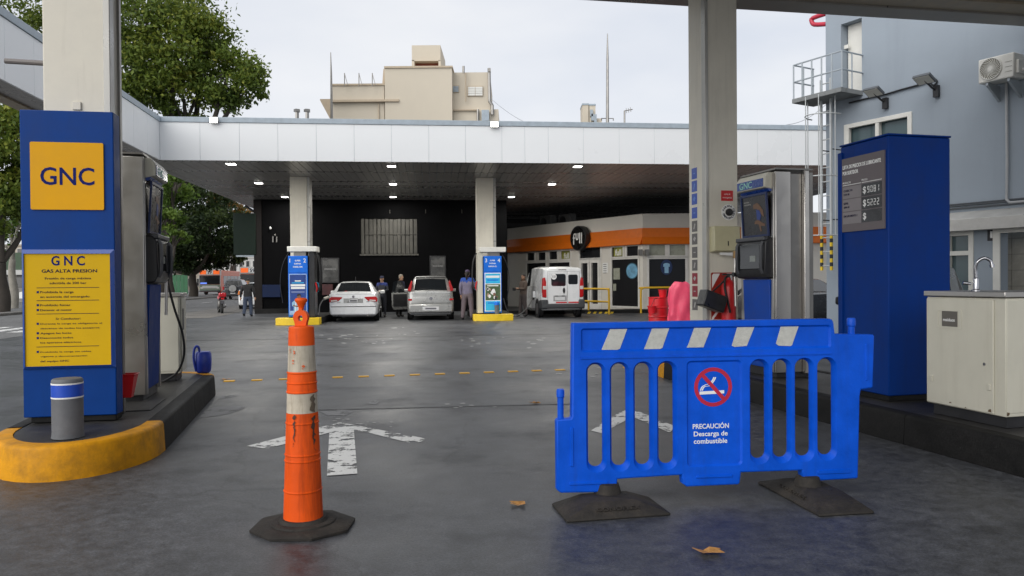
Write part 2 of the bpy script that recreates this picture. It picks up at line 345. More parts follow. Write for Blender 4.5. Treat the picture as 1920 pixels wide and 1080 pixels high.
# ================================================================== near canopy
NS = 5.5
CF = Fr(G(1085, 0, NS), rad(10.3))
SOF2 = mat('near_soffit', (.38, .36, .32), .35, .15, var=.25, scale=.7)
BEAMC = mat('beam_beige', (.42, .35, .25), .5, var=.2); EDGEG = mat('edge_grey', (.30, .28, .25), .45, var=.15)
cn = thing('canopy', 'near forecourt canopy overhead with its edge crossing the top right corner', 'canopy', CF.o, CF.a)
CX0, CX1 = -5.6, 11.0  # unseen left and rear reach cut short so the sun gets under
MB().box(CX0, CX1, -.42, 0, NS, NS + .9).build('fascia', EDGEG, cn, bevel=.01)
MB().box(CX0, CX1, -.80, -.425, NS + .03, NS + .5).build('edge_beam', BEAMC, cn)
for i in range(6): MB().box(CX0 + 1.3 + i*3, CX0 + 1.31 + i*3, -.43, -.415, NS + .005, NS + .6).build('joint_strip', JT, cn)
sm = MB().box(CX0, CX1, 0, .232, 0, .03).mesh('soffit_slat', SOF2)
for i in range(37):
    o = bpy.data.objects.new('soffit_slat', sm); COL.objects.link(o); o.parent = cn; o.location = (0, -.84 - .24 * (i + 1), NS + .06 + (.004 if i % 3 == 0 else 0))
MB().box(CX0, CX1, -9.9, -.85, NS + .12, NS + .85).build('roof', EDGEG, cn)
# ================================================================== pump islands
def island(fr, label, w, y0, y1, n0, n1, nm='pump_island', grp=None):
    """straight from y0 to y1, half-elliptic noses n0 and n1 deep; x runs 0..w"""
    t = thing(nm, label, 'island', fr.o, fr.a, grp)
    def nose(c, dy, s):
        return [(w/2 + s * w/2 * math.cos(PI*i/16), c - s * dy * math.sin(PI*i/16)) for i in range(17)]
    def sect(pts, rim=.13):
        rings = []
        for i, p in enumerate(pts):
            a = Vector(pts[max(0, i-1)]); b = Vector(pts[min(len(pts)-1, i+1)]); d = (b - a).normalized(); nrm = Vector((d.y, -d.x)); q = Vector(p)
            f = lambda o, z: (q.x + nrm.x * o, q.y + nrm.y * o, z)
            rings.append([f(.012, 0), f(0, KH - .03), f(-.01, KH - .008), f(-.03, KH), f(-rim, KH), f(-rim, 0)])
        return rings
    nf = [(x, y) for x, y in reversed(nose(y0, n0, 1))] if n0 else []
    nb = [(x, y) for x, y in reversed(nose(y1, n1, -1))] if n1 else []
    if n0: MB().loft(sect([(0, y0 + .02)] + nf[1:-1] + [(w, y0 + .02)])).build('kerb_nose', KERBY, t, smooth=50)
    if n1: MB().loft(sect([(w, y1 - .02)] + nb[1:-1] + [(0, y1 - .02)])).build('kerb_nose', KERBY, t, smooth=50)
    for x, ya, yb in ((0, y1, y0), (w, y0, y1)):
        k = max(1, int(abs(yb - ya) / 1.4)); s = 1 if yb > ya else -1
        for i in range(k):
            a = ya + (yb - ya) * i / k; b = ya + (yb - ya) * (i + 1) / k
            MB().loft(sect([(x, a + s*.024), (x, b + s*.018)])).build('kerb_stone', KERBK, t, smooth=50)
    poly = ([(x, y) for x, y in nf] or [(0, y0), (w, y0)]) + (nb or [(w, y1), (0, y1)])
    c = Vector((w/2, (y0 + y1)/2)); inn = [(w/2 + (x - w/2) * .80, y + (.11 if y < y0 else -.11 if y > y1 else 0)) for x, y in poly]
    MB().prism(inn, -.002, KH - .006, to=lambda a, b, d: (a, b, d)).build('top_slab', ISLT, t)
    return t
TH = rad(14.2)
LI = Fr((-2.97 - 1.2 * math.cos(TH), 6.51 - 1.2 * math.sin(TH)), TH)
li = island(LI, 'pump island with yellow rounded kerb under the tall yellow and blue sign', 1.2, 0, 3.32, .88, .55)
MB().box(.42, .98, .62, 1.35, KH - .004, KH + .004).build('hatch_plate', ISLT, li)
RI = Fr((3.6 + .2566 * 3.4, 5.41 - 3.4), TH)
ri = island(RI, 'long black kerbed pump island on the right behind the blue barrier', 1.35, 0, 9.35, 0, .75)
# ================================================================== left column and sign
SG = Fr(G(40, 795, KH), rad(10))
col = thing('canopy_column', 'cream square column behind the blue gas sign on the left', 'column', SG.o, SG.a)
cx0, cx1 = SG.X(80, .20, 150), SG.X(206, .20, 150)
MB().box(cx0, cx1, .20, .47, KH, NS + .06).build('shaft', CREAM, col, bevel=.012)
MB().box(cx1 - .05, cx1 + .006, .19, .30, KH, NS + .06).build('corner_trim', mat('trim_pale', (.46, .45, .42), .35, .3), col, bevel=.006)
MB().box(cx1 + .001, cx1 + .02, .40, .45, KH, NS).build('conduit', DSTEEL, col)
ps = SG.uv(78, 119, .55); MB().tube([(cx0 + .01, .55, ps[1]), (ps[0] - .30, .55, ps[1] + .01)], .024, 10).build('pipe_stub', mat('pipe_grey', (.20, .18, .17), .5), col)
pp = SG.uv(143, 199, .18); plate('wall_socket', CREAM, col, pp[0] - .035, pp[0] + .035, pp[1] - .03, pp[1] + .04, .199, .182, bevel=.004)
sg = thing('gas_sign', 'tall blue sign box with yellow GNC panels on the left island', 'sign', SG.o, SG.a)
x0, x1, _, z1 = SG.rect(36, 205, 219, 780); zb = SG.uv(120, 781)[1]
MB().box(x0, x1, 0, .17, zb, z1).build('sign_body', SIGNBLUE, sg, bevel=.008)
MB().box(x0 + .05, x1 - .01, .02, .165, KH, zb).build('plinth', KERBK, sg, bevel=.006)
q = SG.rect(57, 266, 196, 394); MB().prism(rrect(*q, .012), -.014, -.001).build('amber_panel', AMB, sg)
a = SG.uv(77, 346); b = SG.uv(178, 316); text('GNC', a[0], a[1], b[1] - a[1], TXTB, sg, -.0145, b[0] - a[0], bold=.012)
fx0, fx1, fz0, fz1 = SG.rect(42, 468, 218, 688)
q = SG.rect(47, 476, 211, 683)
FRMB = mat('frame_blue', (.012, .06, .30), .22, var=.1)
for p in ([(fx0, fz1), (fx1, fz1), (q[1], q[3]), (q[0], q[3])], [(fx0, fz0), (fx1, fz0), (q[1], q[2]), (q[0], q[2])], [(fx0, fz0), (fx0, fz1), (q[0], q[3]), (q[0], q[2])], [(fx1, fz0), (fx1, fz1), (q[1], q[3]), (q[1], q[2])]):
    # mitred frame rail, sloping from its raised outer edge to the panel
    (ax, az), (bx, bz), (cx, cz), (dx, dz) = p
    MB().add([(ax, -.001, az), (bx, -.001, bz), (cx, -.001, cz), (dx, -.001, dz), (ax, -.014, az), (bx, -.014, bz), (cx, -.034, cz), (dx, -.034, dz)], [(0,3,2,1),(4,5,6,7),(0,1,5,4),(1,2,6,5),(2,3,7,6),(3,0,4,7)]).build('frame_rail', FRMB, sg)
plate('instruction_panel', YEL, sg, q[0] - .002, q[1] + .002, q[2] - .002, q[3] + .002, -.0012, -.022)
def cp(x, y): return SG.uv(30 + x / 4.5, 460 + y / 4.5, -.022)
for s, xa, xb, base, top, mt, bo in (('G N C', 298, 580, 168, 92, TXTB, .022), ('GAS ALTA PRESION', 216, 684, 230, 202, INK, .02), ('Presión de carga máxima', 244, 634, 288, 268, INK, .0), ('admitida de 200 bar', 284, 594, 328, 307, INK, .004),
    ('Prohibida la carga', 205, 486, 404, 384, INK, 0), ('en ausencia del encargado', 205, 620, 443, 422, INK, 0), ('Prohibido fumar', 205, 460, 514, 494, INK, 0), ('Detener el motor', 205, 472, 555, 535, INK, 0),
    ('Sr Conductor:', 336, 545, 628, 608, INK, 0), ('Durante la carga es obligatorio el', 206, 726, 669, 649, INK, 0), ('descenso de todos los pasajeros', 206, 704, 708, 688, INK, 0), ('Apague las luces', 206, 468, 750, 731, INK, 0),
    ('Desconecte todos', 206, 482, 789, 770, INK, 0), ('los aparatos eléctricos', 206, 551, 828, 808, INK, 0), ('Prohibida la carga sin oblea', 206, 635, 907, 887, INK, 0), ('vigente y documentación', 206, 600, 944, 925, INK, 0), ('del equipo GNC', 206, 448, 986, 966, INK, 0)):
    a = cp(xa, base); b = cp(xb, top); text(s, a[0], a[1], b[1] - a[1], mt, sg, -.0222, b[0] - a[0], bold=bo or .007)
for y in (359, 467, 580, 858):
    a = cp(174, y); b = cp(701, y); plate('rule_line', INK, sg, a[0], b[0], a[1] - .0022, a[1] + .0022, -.0221, -.0236)
for y in (395, 505, 546, 662, 742, 782, 899):
    a = cp(184, y); plate('bullet_square', TXTB, sg, a[0] - .0085, a[0] + .0085, a[1] - .009, a[1] + .009, -.0221, -.0236)
# bollard
bc = G(113, 824, KH); bc.y += .1
bo = thing('bollard', 'grey bollard with blue and white bands in front of the gas sign', 'bollard', (bc.x, bc.y, KH))
MB().lathe([(.112, 0), (.108, .03), (.108, .30)], 28).build('post', GREYB, bo, smooth=40)
MB().lathe([(.110, .301), (.110, .312)], 28).build('white_ring', PRINT, bo, smooth=40)
MB().lathe([(.1095, .3125), (.1095, .405)], 28).build('blue_band', mat('band_blue', (.01, .07, .5), .4), bo, smooth=40)
MB().lathe([(.110, .4055), (.110, .417)], 28).build('white_ring', PRINT, bo, smooth=40)
MB().lathe([(.108, .4175), (.108, .435), (.098, .447), (.03, .452), (.001, .452)], 28).build('cap', GREYB, bo, smooth=40)
# ================================================================== gas dispensers
POSTER = mat('poster_dark', (.022, .022, .026), .3, var=.4, scale=9); SKIN = mat('skin', (.42, .24, .15), .5, var=.08)
GREENW = mat('sign_mint', (.30, .62, .50), .4, var=.1); SHIRT = mat('poster_shirt', (.03, .06, .24), .5)
def dispenser(fr, o, s, label):
    oo = fr.W(*o); t = thing('gas_dispenser', label, 'dispenser', (oo.x, oo.y, KH), fr.a)
    B = lambda *a: MB().box(s*a[0], s*a[1], a[2], a[3], a[4], a[5])
    B(.03, .47, .03, .72, .10, 2.38).build('core', DSTEEL, t)
    B(.03, .47, .03, .72, 0, .098).build('plinth', BLACKP, t)
    B(0, .2, -.012, .028, .06, 2.42).build('end_panel', STEEL, t, bevel=.006)
    B(.202, .355, .008, .028, .06, 2.40).build('end_panel', DSTEEL, t, bevel=.004)
    B(.357, .43, -.05, .028, .04, 2.44).build('corner_rib', STEEL, t, bevel=.012)
    B(.432, .50, -.01, .028, .06, 2.42).build('end_panel', DSTEEL, t, bevel=.004)
    B(0, .5, .722, .75, .05, 2.42).build('end_panel', STEEL, t, bevel=.006)
    for y in (.03, .665): B(-.006, .03, y, y + .055, .06, 2.40).build('side_post', STEEL, t, bevel=.004)
    B(.0, .5, -.01, .75, 2.442, 2.46).build('top_plate', DSTEEL, t)
    # lit head
    pr = [(-.10, 2.24), (.10, 2.20), (.10, 2.42), (-.055, 2.42), (-.10, 2.36)]
    MB().prism([(s*x, z) for x, z in pr], .06, .69, to=lambda a, b, d: (a, d, b)).build('head_box', CAB, t, bevel=.012)
    MB().prism([(s*x, z) for x, z in ((-.106, 2.252), (-.101, 2.252), (-.101, 2.35), (-.106, 2.35))], .09, .66, to=lambda a, b, d: (a, d, b)).build('head_face', TRIMBLUE, t)
    fc = (lambda ym: (lambda a, b, q: (s*(-.107 - q), ym - a, b))) if s > 0 else (lambda ym: (lambda a, b, q: (s*(-.107 - q), .75 - ym + a, b)))
    text('GNC', 0, 2.262, .075, GREENW, t, w=.28, face=fc(.60), bold=.01)
    MB().prism([(s*x, z) for x, z in ((-.03, 2.195), (.08, 2.195), (.08, 2.23), (-.06, 2.23))], .07, .68, to=lambda a, b, d: (a, d, b)).build('head_bracket', TRIMBLUE, t)
    # slanted poster
    sl = lambda z: -.045 + (2.19 - z) * .06
    fr_ = [(.09, 2.19), (.66, 2.19), (.66, 1.67), (.09, 1.67)]
    inn = [(.115, 2.165), (.635, 2.165), (.635, 1.695), (.115, 1.695)]
    FACE = lambda off: (lambda y, z, d: (s*(sl(z) - off - d), y, z))
    MB().prism(fr_, 0, .02, holes=[inn], to=FACE(0)).build('poster_frame', mat('poster_rim', (.004, .018, .09), .4), t)
    MB().prism(inn, 0, .008, to=FACE(0)).build('poster', POSTER, t)
    Y = lambda a: (.635 - a) if s > 0 else (.115 + a)
    for nm, m, pts in (('poster_figure', mat('poster_tan', (.17, .09, .05), .5), [(.24,1.98),(.33,2.0),(.38,1.97),(.45,1.9),(.46,1.82),(.42,1.84),(.37,1.90),(.30,1.93),(.24,1.93)]), ('poster_figure', SHIRT, [(.30,1.92),(.38,1.91),(.40,1.84),(.37,1.78),(.31,1.80)]), ('poster_figure', mat('poster_tan', (.17, .09, .05), .5), [(.26,1.78),(.34,1.80),(.40,1.76),(.47,1.74),(.47,1.71),(.38,1.72),(.40,1.66),(.37,1.65),(.34,1.74),(.25,1.75)]), ('poster_figure', DSTEEL, [(.04,2.03),(.16,2.03),(.16,2.015),(.04,2.015)]), ('poster_figure', DSTEEL, [(.04,2.00),(.2,2.0),(.2,1.985),(.04,1.985)])):
        MB().prism([(Y(a), 1.7 + (z - 1.62) * 1.0) for a, z in pts], .009, .011, to=FACE(0)).build(nm, m, t)
    # black console
    cs = MB().prism([(s*x, z) for x, z in ((.06, 1.655), (-.06, 1.65), (-.10, 1.61), (-.115, 1.24), (-.08, 1.17), (.06, 1.16))], .05, .70, to=lambda a, b, d: (a, d, b)).build('console', BLACKP, t, bevel=.02)
    MB().box(s*-.115, s*-.05, .06, .69, 1.615, 1.665).build('console_lid', mat('console_grey', (.06, .062, .068), .45), t, bevel=.012)
    MB().box(s*-.125, s*-.11, .14, .61, 1.28, 1.58).build('console_window', GLASS, t, bevel=.008)
    MB().box(s*-.129, s*-.124, .22, .34, 1.37, 1.44).build('display', mat('lcd_grey', (.25, .27, .25), .3), t)
    for y in (.09, .62): MB().tube([(s*-.11, y, 1.60), (s*-.135, y, 1.56), (s*-.14, y, 1.42), (s*-.135, y, 1.28), (s*-.11, y, 1.23)], .02, 8).build('console_rail', mat('console_grey', (.06,)*3), t, smooth=40)
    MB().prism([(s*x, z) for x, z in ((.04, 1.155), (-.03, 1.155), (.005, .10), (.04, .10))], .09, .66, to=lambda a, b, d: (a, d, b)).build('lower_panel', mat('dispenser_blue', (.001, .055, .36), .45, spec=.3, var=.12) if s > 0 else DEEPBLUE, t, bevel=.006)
    # nozzle on the far side of the console
    MB().tube([(s*-.05, .80, .82), (s*-.06, .80, 1.25), (s*-.05, .80, 1.45)], [.016, .016, .02], 10).build('nozzle_pipe', STEEL, t, smooth=40)
    MB().tube([(s*-.05, .80, 1.43), (s*-.05, .79, 1.52)], .035, 10).build('nozzle_head', mat('brass', (.35, .22, .10), .35, .8), t, smooth=40)
    MB().tube([(s*-.09, .80, 1.22), (s*-.01, .80, 1.22)], .03, 10).build('nozzle_valve', BLACKP, t, smooth=40)
    return t
def loc(t, wp): # world point in the local space of a thing that has only a location and a z rotation
    d = Vector(wp) - t.location; c, s_ = math.cos(-t.rotation_euler.z), math.sin(-t.rotation_euler.z); return (d.x*c - d.y*s_, d.x*s_ + d.y*c, d.z)
def smoothpath(pts, k=6):
    pts = [Vector(p) for p in pts]; out = []
    for i in range(len(pts) - 1):
        p0 = pts[max(0, i-1)]; p1 = pts[i]; p2 = pts[i+1]; p3 = pts[min(len(pts)-1, i+2)]
        for j in range(k):
            t = j / k; out.append(.5 * ((2*p1) + (p2 - p0)*t + (2*p0 - 5*p1 + 4*p2 - p3)*t*t + (3*p1 - p0 - 3*p2 + p3)*t**3))
    out.append(pts[-1]); return out
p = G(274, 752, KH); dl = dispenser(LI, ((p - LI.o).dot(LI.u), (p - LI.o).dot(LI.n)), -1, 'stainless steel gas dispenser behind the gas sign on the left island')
h = [loc(dl, P(x, y, z)) for x, y, z in ((311, 470, 8.55), (313, 520, 8.55), (326, 575, 8.6), (342, 625, 8.7), (345, 665, 8.8), (333, 697, 8.95), (312, 712, 9.05), (300, 716, 9.1))]
MB().tube(smoothpath(h), .013, 8).build('hose', DRUB, dl, smooth=60)
c = RI; p = G(1455, 709, KH); lp = ((p - RI.o).dot(RI.u), (p - RI.o).dot(RI.n))
dr = dispenser(RI, lp, 1, 'stainless steel gas dispenser behind the barrier on the right island')
# ================================================================== right blue box
p = G(1667, 753, KH); B2 = Fr(p, TH)
bx = thing('price_box', 'tall plain deep blue box with grey oil price board on the right island', 'box', (p.x, p.y, KH), TH)
MB().box(0, .70, 0, .68, .05, 2.50).build('box_body', DEEPBLUE, bx, bevel=.012)
MB().box(-.02, .70, .64, .70, .05, 2.44).build('rear_flange', DEEPBLUE, bx, bevel=.006)
MB().box(.02, .68, .02, .66, 0, .05).build('plinth', KERBK, bx)
MB().box(-.008, .708, -.008, .688, 2.502, 2.52).build('lid', DEEPBLUE, bx, bevel=.006)
BOARD = mat('board_grey', (.135, .115, .12), .5, var=.1); ROWG = mat('row_grey', (.23, .21, .215), .5, var=.1); LCD = mat('price_black', (.01, .01, .011), .25, var=0)
yb, yt = 1.63, 2.37
fz = lambda a, b, q: (-.016 - q, .655 - a, b)
def pf(name, m, a0, a1, z0, z1, d0=.012, d1=.016): return MB().box(-d1, -d0, .655 - a1, .655 - a0, z0, z1).build(name, m, bx)
pf('price_board', BOARD, 0, .62, yb, yt, .0005, .014)
for s_, a0, z, hh, w_, m_, bb in (('LISTA DE PRECIOS DE LUBRICANTE', .03, 2.265, .034, .545, PRINT, .03), ('POR SURTIDOR', .03, 2.205, .034, .23, PRINT, .03), ('PRODUCTO', .03, 2.115, .018, .12, PRINT, .0), ('PRECIO', .31, 2.115, .018, .08, PRINT, 0)):
    text(s_, a0, z, hh, m_, bx, w=w_, face=lambda a, b, q: (-.0145 - q, .655 - a, b), bold=bb)
pf('rule_line', PRINT, .03, .30, 2.097, 2.103, .0142, .0155); pf('rule_line', PRINT, .31, .585, 2.097, 2.103, .0142, .0155)
for k, (nm1, nm2, pr) in enumerate((('CLASSIC F10', '15W-40', '9081'), ('SÚPER', '20W-50', '5222'), ('DM SUPLEMENTO 1', None, ''))):
    z0 = 1.965 - k * .128; pf('price_row', ROWG, .03, .30, z0, z0 + .118, .0142, .0156); pf('price_display', LCD, .31, .585, z0, z0 + .118, .0142, .0162)
    f2 = lambda a, b, q: (-.0163 - q, .655 - a, b); f3 = lambda a, b, q: (-.0157 - q, .655 - a, b)
    text(nm1, .045, z0 + .068, .02, INK, bx, face=f3, bold=.01, w=.2 if k == 2 else .13 if k == 0 else .07)
    if nm2: text(nm2, .045, z0 + .03, .02, INK, bx, face=f3, bold=.01, w=.085)
    text('$', .33, z0 + .03, .06, PRINT, bx, face=f2, bold=.02)
    # seven-segment digits
    SEG = {'0': 'abcdef', '1': 'bc', '2': 'abged', '5': 'afgcd', '8': 'abcdefg', '9': 'abcfgd'}
    for j, ch in enumerate(pr):
        a = .392 + j * .044; hh = .062; ww = .027; zb_ = z0 + .028; th = .006; mb = MB()
        for sgm in SEG[ch]:
            r = {'a': (a, a+ww, zb_+hh-th, zb_+hh), 'd': (a, a+ww, zb_, zb_+th), 'g': (a, a+ww, zb_+hh/2-th/2, zb_+hh/2+th/2), 'f': (a, a+th, zb_+hh/2+.003, zb_+hh-.003), 'e': (a, a+th, zb_+.003, zb_+hh/2-.003), 'b': (a+ww-th, a+ww, zb_+hh/2+.003, zb_+hh-.003), 'c': (a+ww-th, a+ww, zb_+.003, zb_+hh/2-.003)}[sgm]
            mb.box(-.0176, -.0163, .655 - r[1], .655 - r[0], r[2], r[3])
        mb.build('digit', PRINT, bx)
# ================================================================== cabinets
def cabinet(pt, label, lane, dims, extras):
    t = thing('service_cabinet', label, 'cabinet', (pt.x, pt.y, KH), TH); w_, l_ = dims; s = lane
    B = lambda *a: MB().box(s*a[0], s*a[1], a[2], a[3], a[4], a[5])
    B(.05, w_, .03, l_ - .03, 0, .10).build('plinth', BLACKP, t)
    B(.012, w_, 0, l_, .09, 1.0).build('cabinet_body', CAB, t, bevel=.006)
    B(-.012, w_ + .015, -.015, l_ + .015, 1.005, 1.05).build('worktop', STEEL, t, bevel=.006)
    B(-.004, .010, .10, l_ - .01, .10, .985).build('door', CAB, t, bevel=.004)
    extras(t, s, w_, l_); return t
def ex_r(t, s, w_, l_):
    B = lambda *a: MB().box(s*a[0], s*a[1], a[2], a[3], a[4], a[5])
    MB().prism(rrect(.40, .66, .74, .90, .012), .0045, .008, holes=[rrect(.42, .64, .755, .885, .01)], to=lambda a, b, d: (-d, a, b)).build('flap_frame', CAB, t)
    B(-.0075, -.0045, .44, .60, .757, .883).build('waste_flap', mat('flap_brown', (.12, .11, .095), .5), t)
    text('residuos', 0, .80, .026, PRINT, t, w=.12, face=lambda a, b, q: (-.008 - q, .585 - a, b), bold=.01)
    MB().lathe([(.012, -.002), (.012, .004)], 12, (-.006, .18, .48), 'x').build('lock', CHROME, t)
    for y in (.12, .70): MB().box(-.012, -.004, y, y + .03, .28, .33).build('hinge', CAB, t, bevel=.003)
    RU = mat('rust_chip', (.12, .075, .04), .8, var=.5, scale=40)
    for pts in ([(.115, .11), (.15, .112), (.14, .13), (.12, .135)], [(.35, .105), (.37, .105), (.365, .115)], [(.50, .125), (.53, .12), (.52, .135)]): MB().prism(pts, .0042, .0048, to=lambda a, b, d: (-d, a, b)).build('paint_chip', RU, t)
    MB().prism([(.016, .10), (.035, .105), (.04, .125), (.016, .13)], -.0072, -.0062).build('paint_chip', RU, t)
    o3 = loc(t, G(1830, 546, KH + 1.05)); TQ = lambda x, y, z: (o3[0] + (x - .22)*.8, o3[1] + (y - .36)*.8, 1.05 + (z - 1.05)*.86)
    MB().lathe([(.034, 0), (.034, .010), (.021, .016), (.021, .10), (.015, .11)], 16, (o3[0], o3[1], 1.05)).build('tap_base', CHROME, t, smooth=40)
    pth = smoothpath([TQ(*q_) for q_ in ((.22, .36, 1.17), (.215, .36, 1.27), (.225, .34, 1.33), (.27, .31, 1.36), (.315, .28, 1.335), (.325, .27, 1.29))])
    MB().tube(pth, .0125, 12).build('tap_spout', CHROME, t, smooth=60)
    MB().tube([TQ(.325, .27, 1.30), TQ(.327, .268, 1.272)], .017, 12).build('tap_nozzle', CHROME, t, smooth=40)
    MB().tube([TQ(.20, .40, 1.12), TQ(.14, .44, 1.13)], [.011, .016], 10).build('tap_lever', CHROME, t, smooth=40)
    B(.016, .6, -.006, -.0005, .12, .985).build('end_panel', CAB, t, bevel=.003)
p = G(1884, 805, KH)
cabinet(p, 'cream service cabinet with steel sink top and tap at the right edge', 1, (.62, .78), ex_r)
def ex_l(t, s, w_, l_):
    MB().box(s*-.0075, s*-.0045, .14, .23, .60, .86).build('towel_slot', BLACKP, t, bevel=.003)
    MB().box(s*.02, s*.5, -.006, -.0005, .12, .985).build('end_panel', CAB, t, bevel=.003)
p = G(339, 714, KH)
cabinet(p, 'cream service cabinet behind the gas dispenser on the left island', -1, (.55, .42), ex_l)
# blue container, red bucket
p = G(376, 701, KH); p += Vector((-.05, .12, 0))
bk = thing('blue_container', 'round blue plastic container at the far end of the left island', 'container', (p.x + .04, p.y, KH), TH); bk.scale = (.82, .82, .92)
CONB = mat('container_blue', (.02, .05, .42), .4, var=.15)
MB().lathe([(.085, 0), (.115, .03), (.125, .15), (.12, .27), (.10, .30), (.04, .30)], 20).build('tub', CONB, bk, smooth=50)
MB().tube(smoothpath([(-.10, -.06, .03), (-.13, -.08, .20), (-.12, -.08, .34), (-.08, -.07, .38), (-.05, -.06, .32), (-.05, -.06, .05)]), .018, 8).build('handle', CONB, bk, smooth=50)
p = P(243, 722, 6.95)
rb = thing('red_bucket', 'small red plastic bucket hanging beside the gas sign', 'bucket', (p.x - .03, p.y, p.z - .11), rad(10))
MB().loft([[(x*k, y*k*.8, z) for x, y in ((-1, -1), (1, -1), (1, 1), (-1, 1))] for k, z in ((.05, 0), (.085, .20), (.095, .205), (.095, .215), (.08, .215), (.045, .02))]).build('tub', RED, rb, bevel=.006)
MB().box(-.15, -.02, -.10, -.07, -.12, .02).build('bracket', mat('trim_pale', (.4,)*3), rb)
# ================================================================== right column with fittings
p = G(1326, 527 + 1440 * (CAM_H - KH) / 10.5, KH)
RC = Fr(p, TH)
rc = thing('canopy_column', 'cream column with safety stickers rising behind the blue barrier', 'column', (p.x, p.y, 0), TH)
wf = RC.X(1384); 
d = .05
while True:
    q = RC.W(0, d); px = 960 + FPX * (q - Vector((0, 0, CAM_H))).dot(_R) / (q - Vector((0, 0, CAM_H))).dot(_f)
    if px < 1294 or d > 1: break
    d += .01
RD = d
MB().box(0, wf, 0, RD, KH, NS + .06).build('shaft', CREAM, rc, bevel=.01)
MB().box(-.012, .03, -.012, .10, KH, NS + .06).build('corner_trim', mat('trim_pale', (.46, .45, .42), .35), rc, bevel=.006)
STB = mat('sticker_blue', (.012, .07, .42), .4); STG = mat('sticker_grey', (.13, .122, .115), .5); STR = mat('sticker_red', (.28, .015, .03), .45)
ym = RD - .16
for k, (m_, yc) in enumerate(((STB, 325), (STB, 349), (STB, 373), (STB, 399), (STG, 424), (STG, 448), (STG, 473), (STG, 497), (STR, 522), (STR, 546), (STG, 571))):
    z = RC.uv(1326, yc)[1] * 1.0; z = CAM_H + (z - CAM_H) * 1.03
    MB().box(-.0035, -.0005, ym - .075, ym + .075, z - .075, z + .075).build('sticker', m_, rc)
    ic = [[(-.03, -.007), (.03, -.007), (.03, .007), (-.03, .007)], [(-.03, -.04), (.0, -.04), (.03, .03), (.0, .04)], [(-.04, .0), (.0, .035), (.04, .01), (.0, -.035)]][k % 3]
    MB().prism(ic, .004, .0052, to=lambda a, b, dd: (-dd, ym - a, z + b)).build('sticker_icon', mat('icon_grey', (.42, .40, .38), .5) if k > 3 else mat('sticker_pale', (.10, .22, .6), .5), rc)
x0, x1, z0, z1 = RC.rect(1352, 357, 1374, 377)
plate('warning_plate', RED, rc, x0, x1, z0, z1, -.0005, -.006)
text('corte de', (x0 + x1)/2, (z0 + z1)/2 + .012, .022, PRINT, rc, -.0062, align='C', w=.09); text('emergencia', (x0 + x1)/2, (z0 + z1)/2 - .035, .022, PRINT, rc, -.0062, align='C', w=.135)
cx, cz = RC.uv(1366, 398); R_ = .108
MB().prism(circ(cx, cz, R_), -.006, -.0005).build('emergency_disc', PRINT, rc)
MB().lathe([(.05, 0), (.05, -.02), (.042, -.04), (.02, -.046)], 20, (cx, -.006, cz), 'y').build('stop_button', BLACKP, rc, smooth=40)
for s_, a0, a1, flip in (('PARADA DE', 160, 10, 1), ('EMERGENCIA', 200, 345, -1)):
    for i, ch in enumerate(s_):
        if ch == ' ': continue
        an = rad(a0 + (a1 - a0) * i / (len(s_) - 1)); rr = R_ * (.66 if flip > 0 else .86); ca, sa = math.cos(an), math.sin(an)
        def fce(a, b, q, ca=ca, sa=sa, rr=rr, flip=flip):
            tx, tz = (sa, -ca) if flip > 0 else (-sa, ca); nx, nz_ = (ca, sa) if flip > 0 else (-ca, -sa)
            return (cx + ca*rr + tx*(a) + nx*b, -.0062 - q, cz + sa*rr + tz*a + nz_*b)
        text(ch, 0, 0, .026, INK, rc, align='C', face=fce, bold=.02)
# towel dispenser
x0, x1, z0, z1 = RC.rect(1330, 425, 1379, 474)
td = thing('towel_dispenser', 'pale yellow paper towel dispenser on the column above the extinguisher', 'dispenser', (RC.W((x0+x1)/2, 0).x, RC.W((x0+x1)/2, 0).y, z0), TH)
TDM = mat('towel_yellow', (.56, .52, .33), .4, var=.08); hw = (x1 - x0)/2
MB().prism([(0, 0), (-.14, .02), (-.13, z1 - z0), (0, z1 - z0)], -hw, hw, to=lambda a, b, d_: (d_, a, b)).build('case', TDM, td, bevel=.012)
MB().box(.0, .012, -.143, -.136, .09, .15).build('window', BLACKP, td)
MB().prism([(-hw*.5, -.03), (hw*.6, -.045), (hw*.6, 0), (-hw*.5, 0)], -.10, -.095).build('paper_towel', PRINT, td)
# extinguisher with plate and bag
x0, x1, z0, z1 = RC.rect(1333, 511, 1375, 598)
ep = thing('extinguisher_plate', 'red and white striped board behind the fire extinguisher', 'sign', (RC.o.x, RC.o.y, 0), TH)
MB().prism(rrect(x0, x1, z0, z1, .02), -.006, -.0005).build('board', mat('board_red', (.33, .022, .012), .5), ep)
for k in (0, 1):
    zz = z1 - .08 - k * .40; MB().prism([(x0 + .01, zz - .12), (x0 + .11, zz), (x0 + .15, zz), (x0 + .01, zz - .17)] if k else [(x0 + .012, zz - .13), (x0 + .13, zz + .065), (x0 + .03, zz + .065), (x0 + .012, zz + .04)], -.0075, -.0062).build('stripe', PRINT, ep)
MB().prism([(x1 - .10, z1 - .015), (x1 - .015, z1 - .015), (x1 - .015, z1 - .12)], -.0075, -.0062).build('stripe', PRINT, ep)
xc = RC.X(1366, -.12); zt = RC.uv(1366, 526, -.12)[1]
q = RC.W(xc, -.12); fe = thing('fire_extinguisher', 'red fire extinguisher hanging on the column behind the barrier', 'extinguisher', (q.x, q.y, 0), TH)
z0 = zt - .62
MB().lathe([(.06, z0), (.095, z0 + .02), (.098, zt - .10), (.085, zt - .04), (.05, zt), (.03, zt + .015), (.03, zt + .04)], 20).build('cylinder', RED, fe, smooth=40)
MB().tube([(0, 0, zt + .03), (0, 0, zt + .07)], .022, 10).build('valve', BLACKP, fe); MB().box(-.09, .06, -.015, .015, zt + .07, zt + .09).build('lever', BLACKP, fe, bevel=.004)
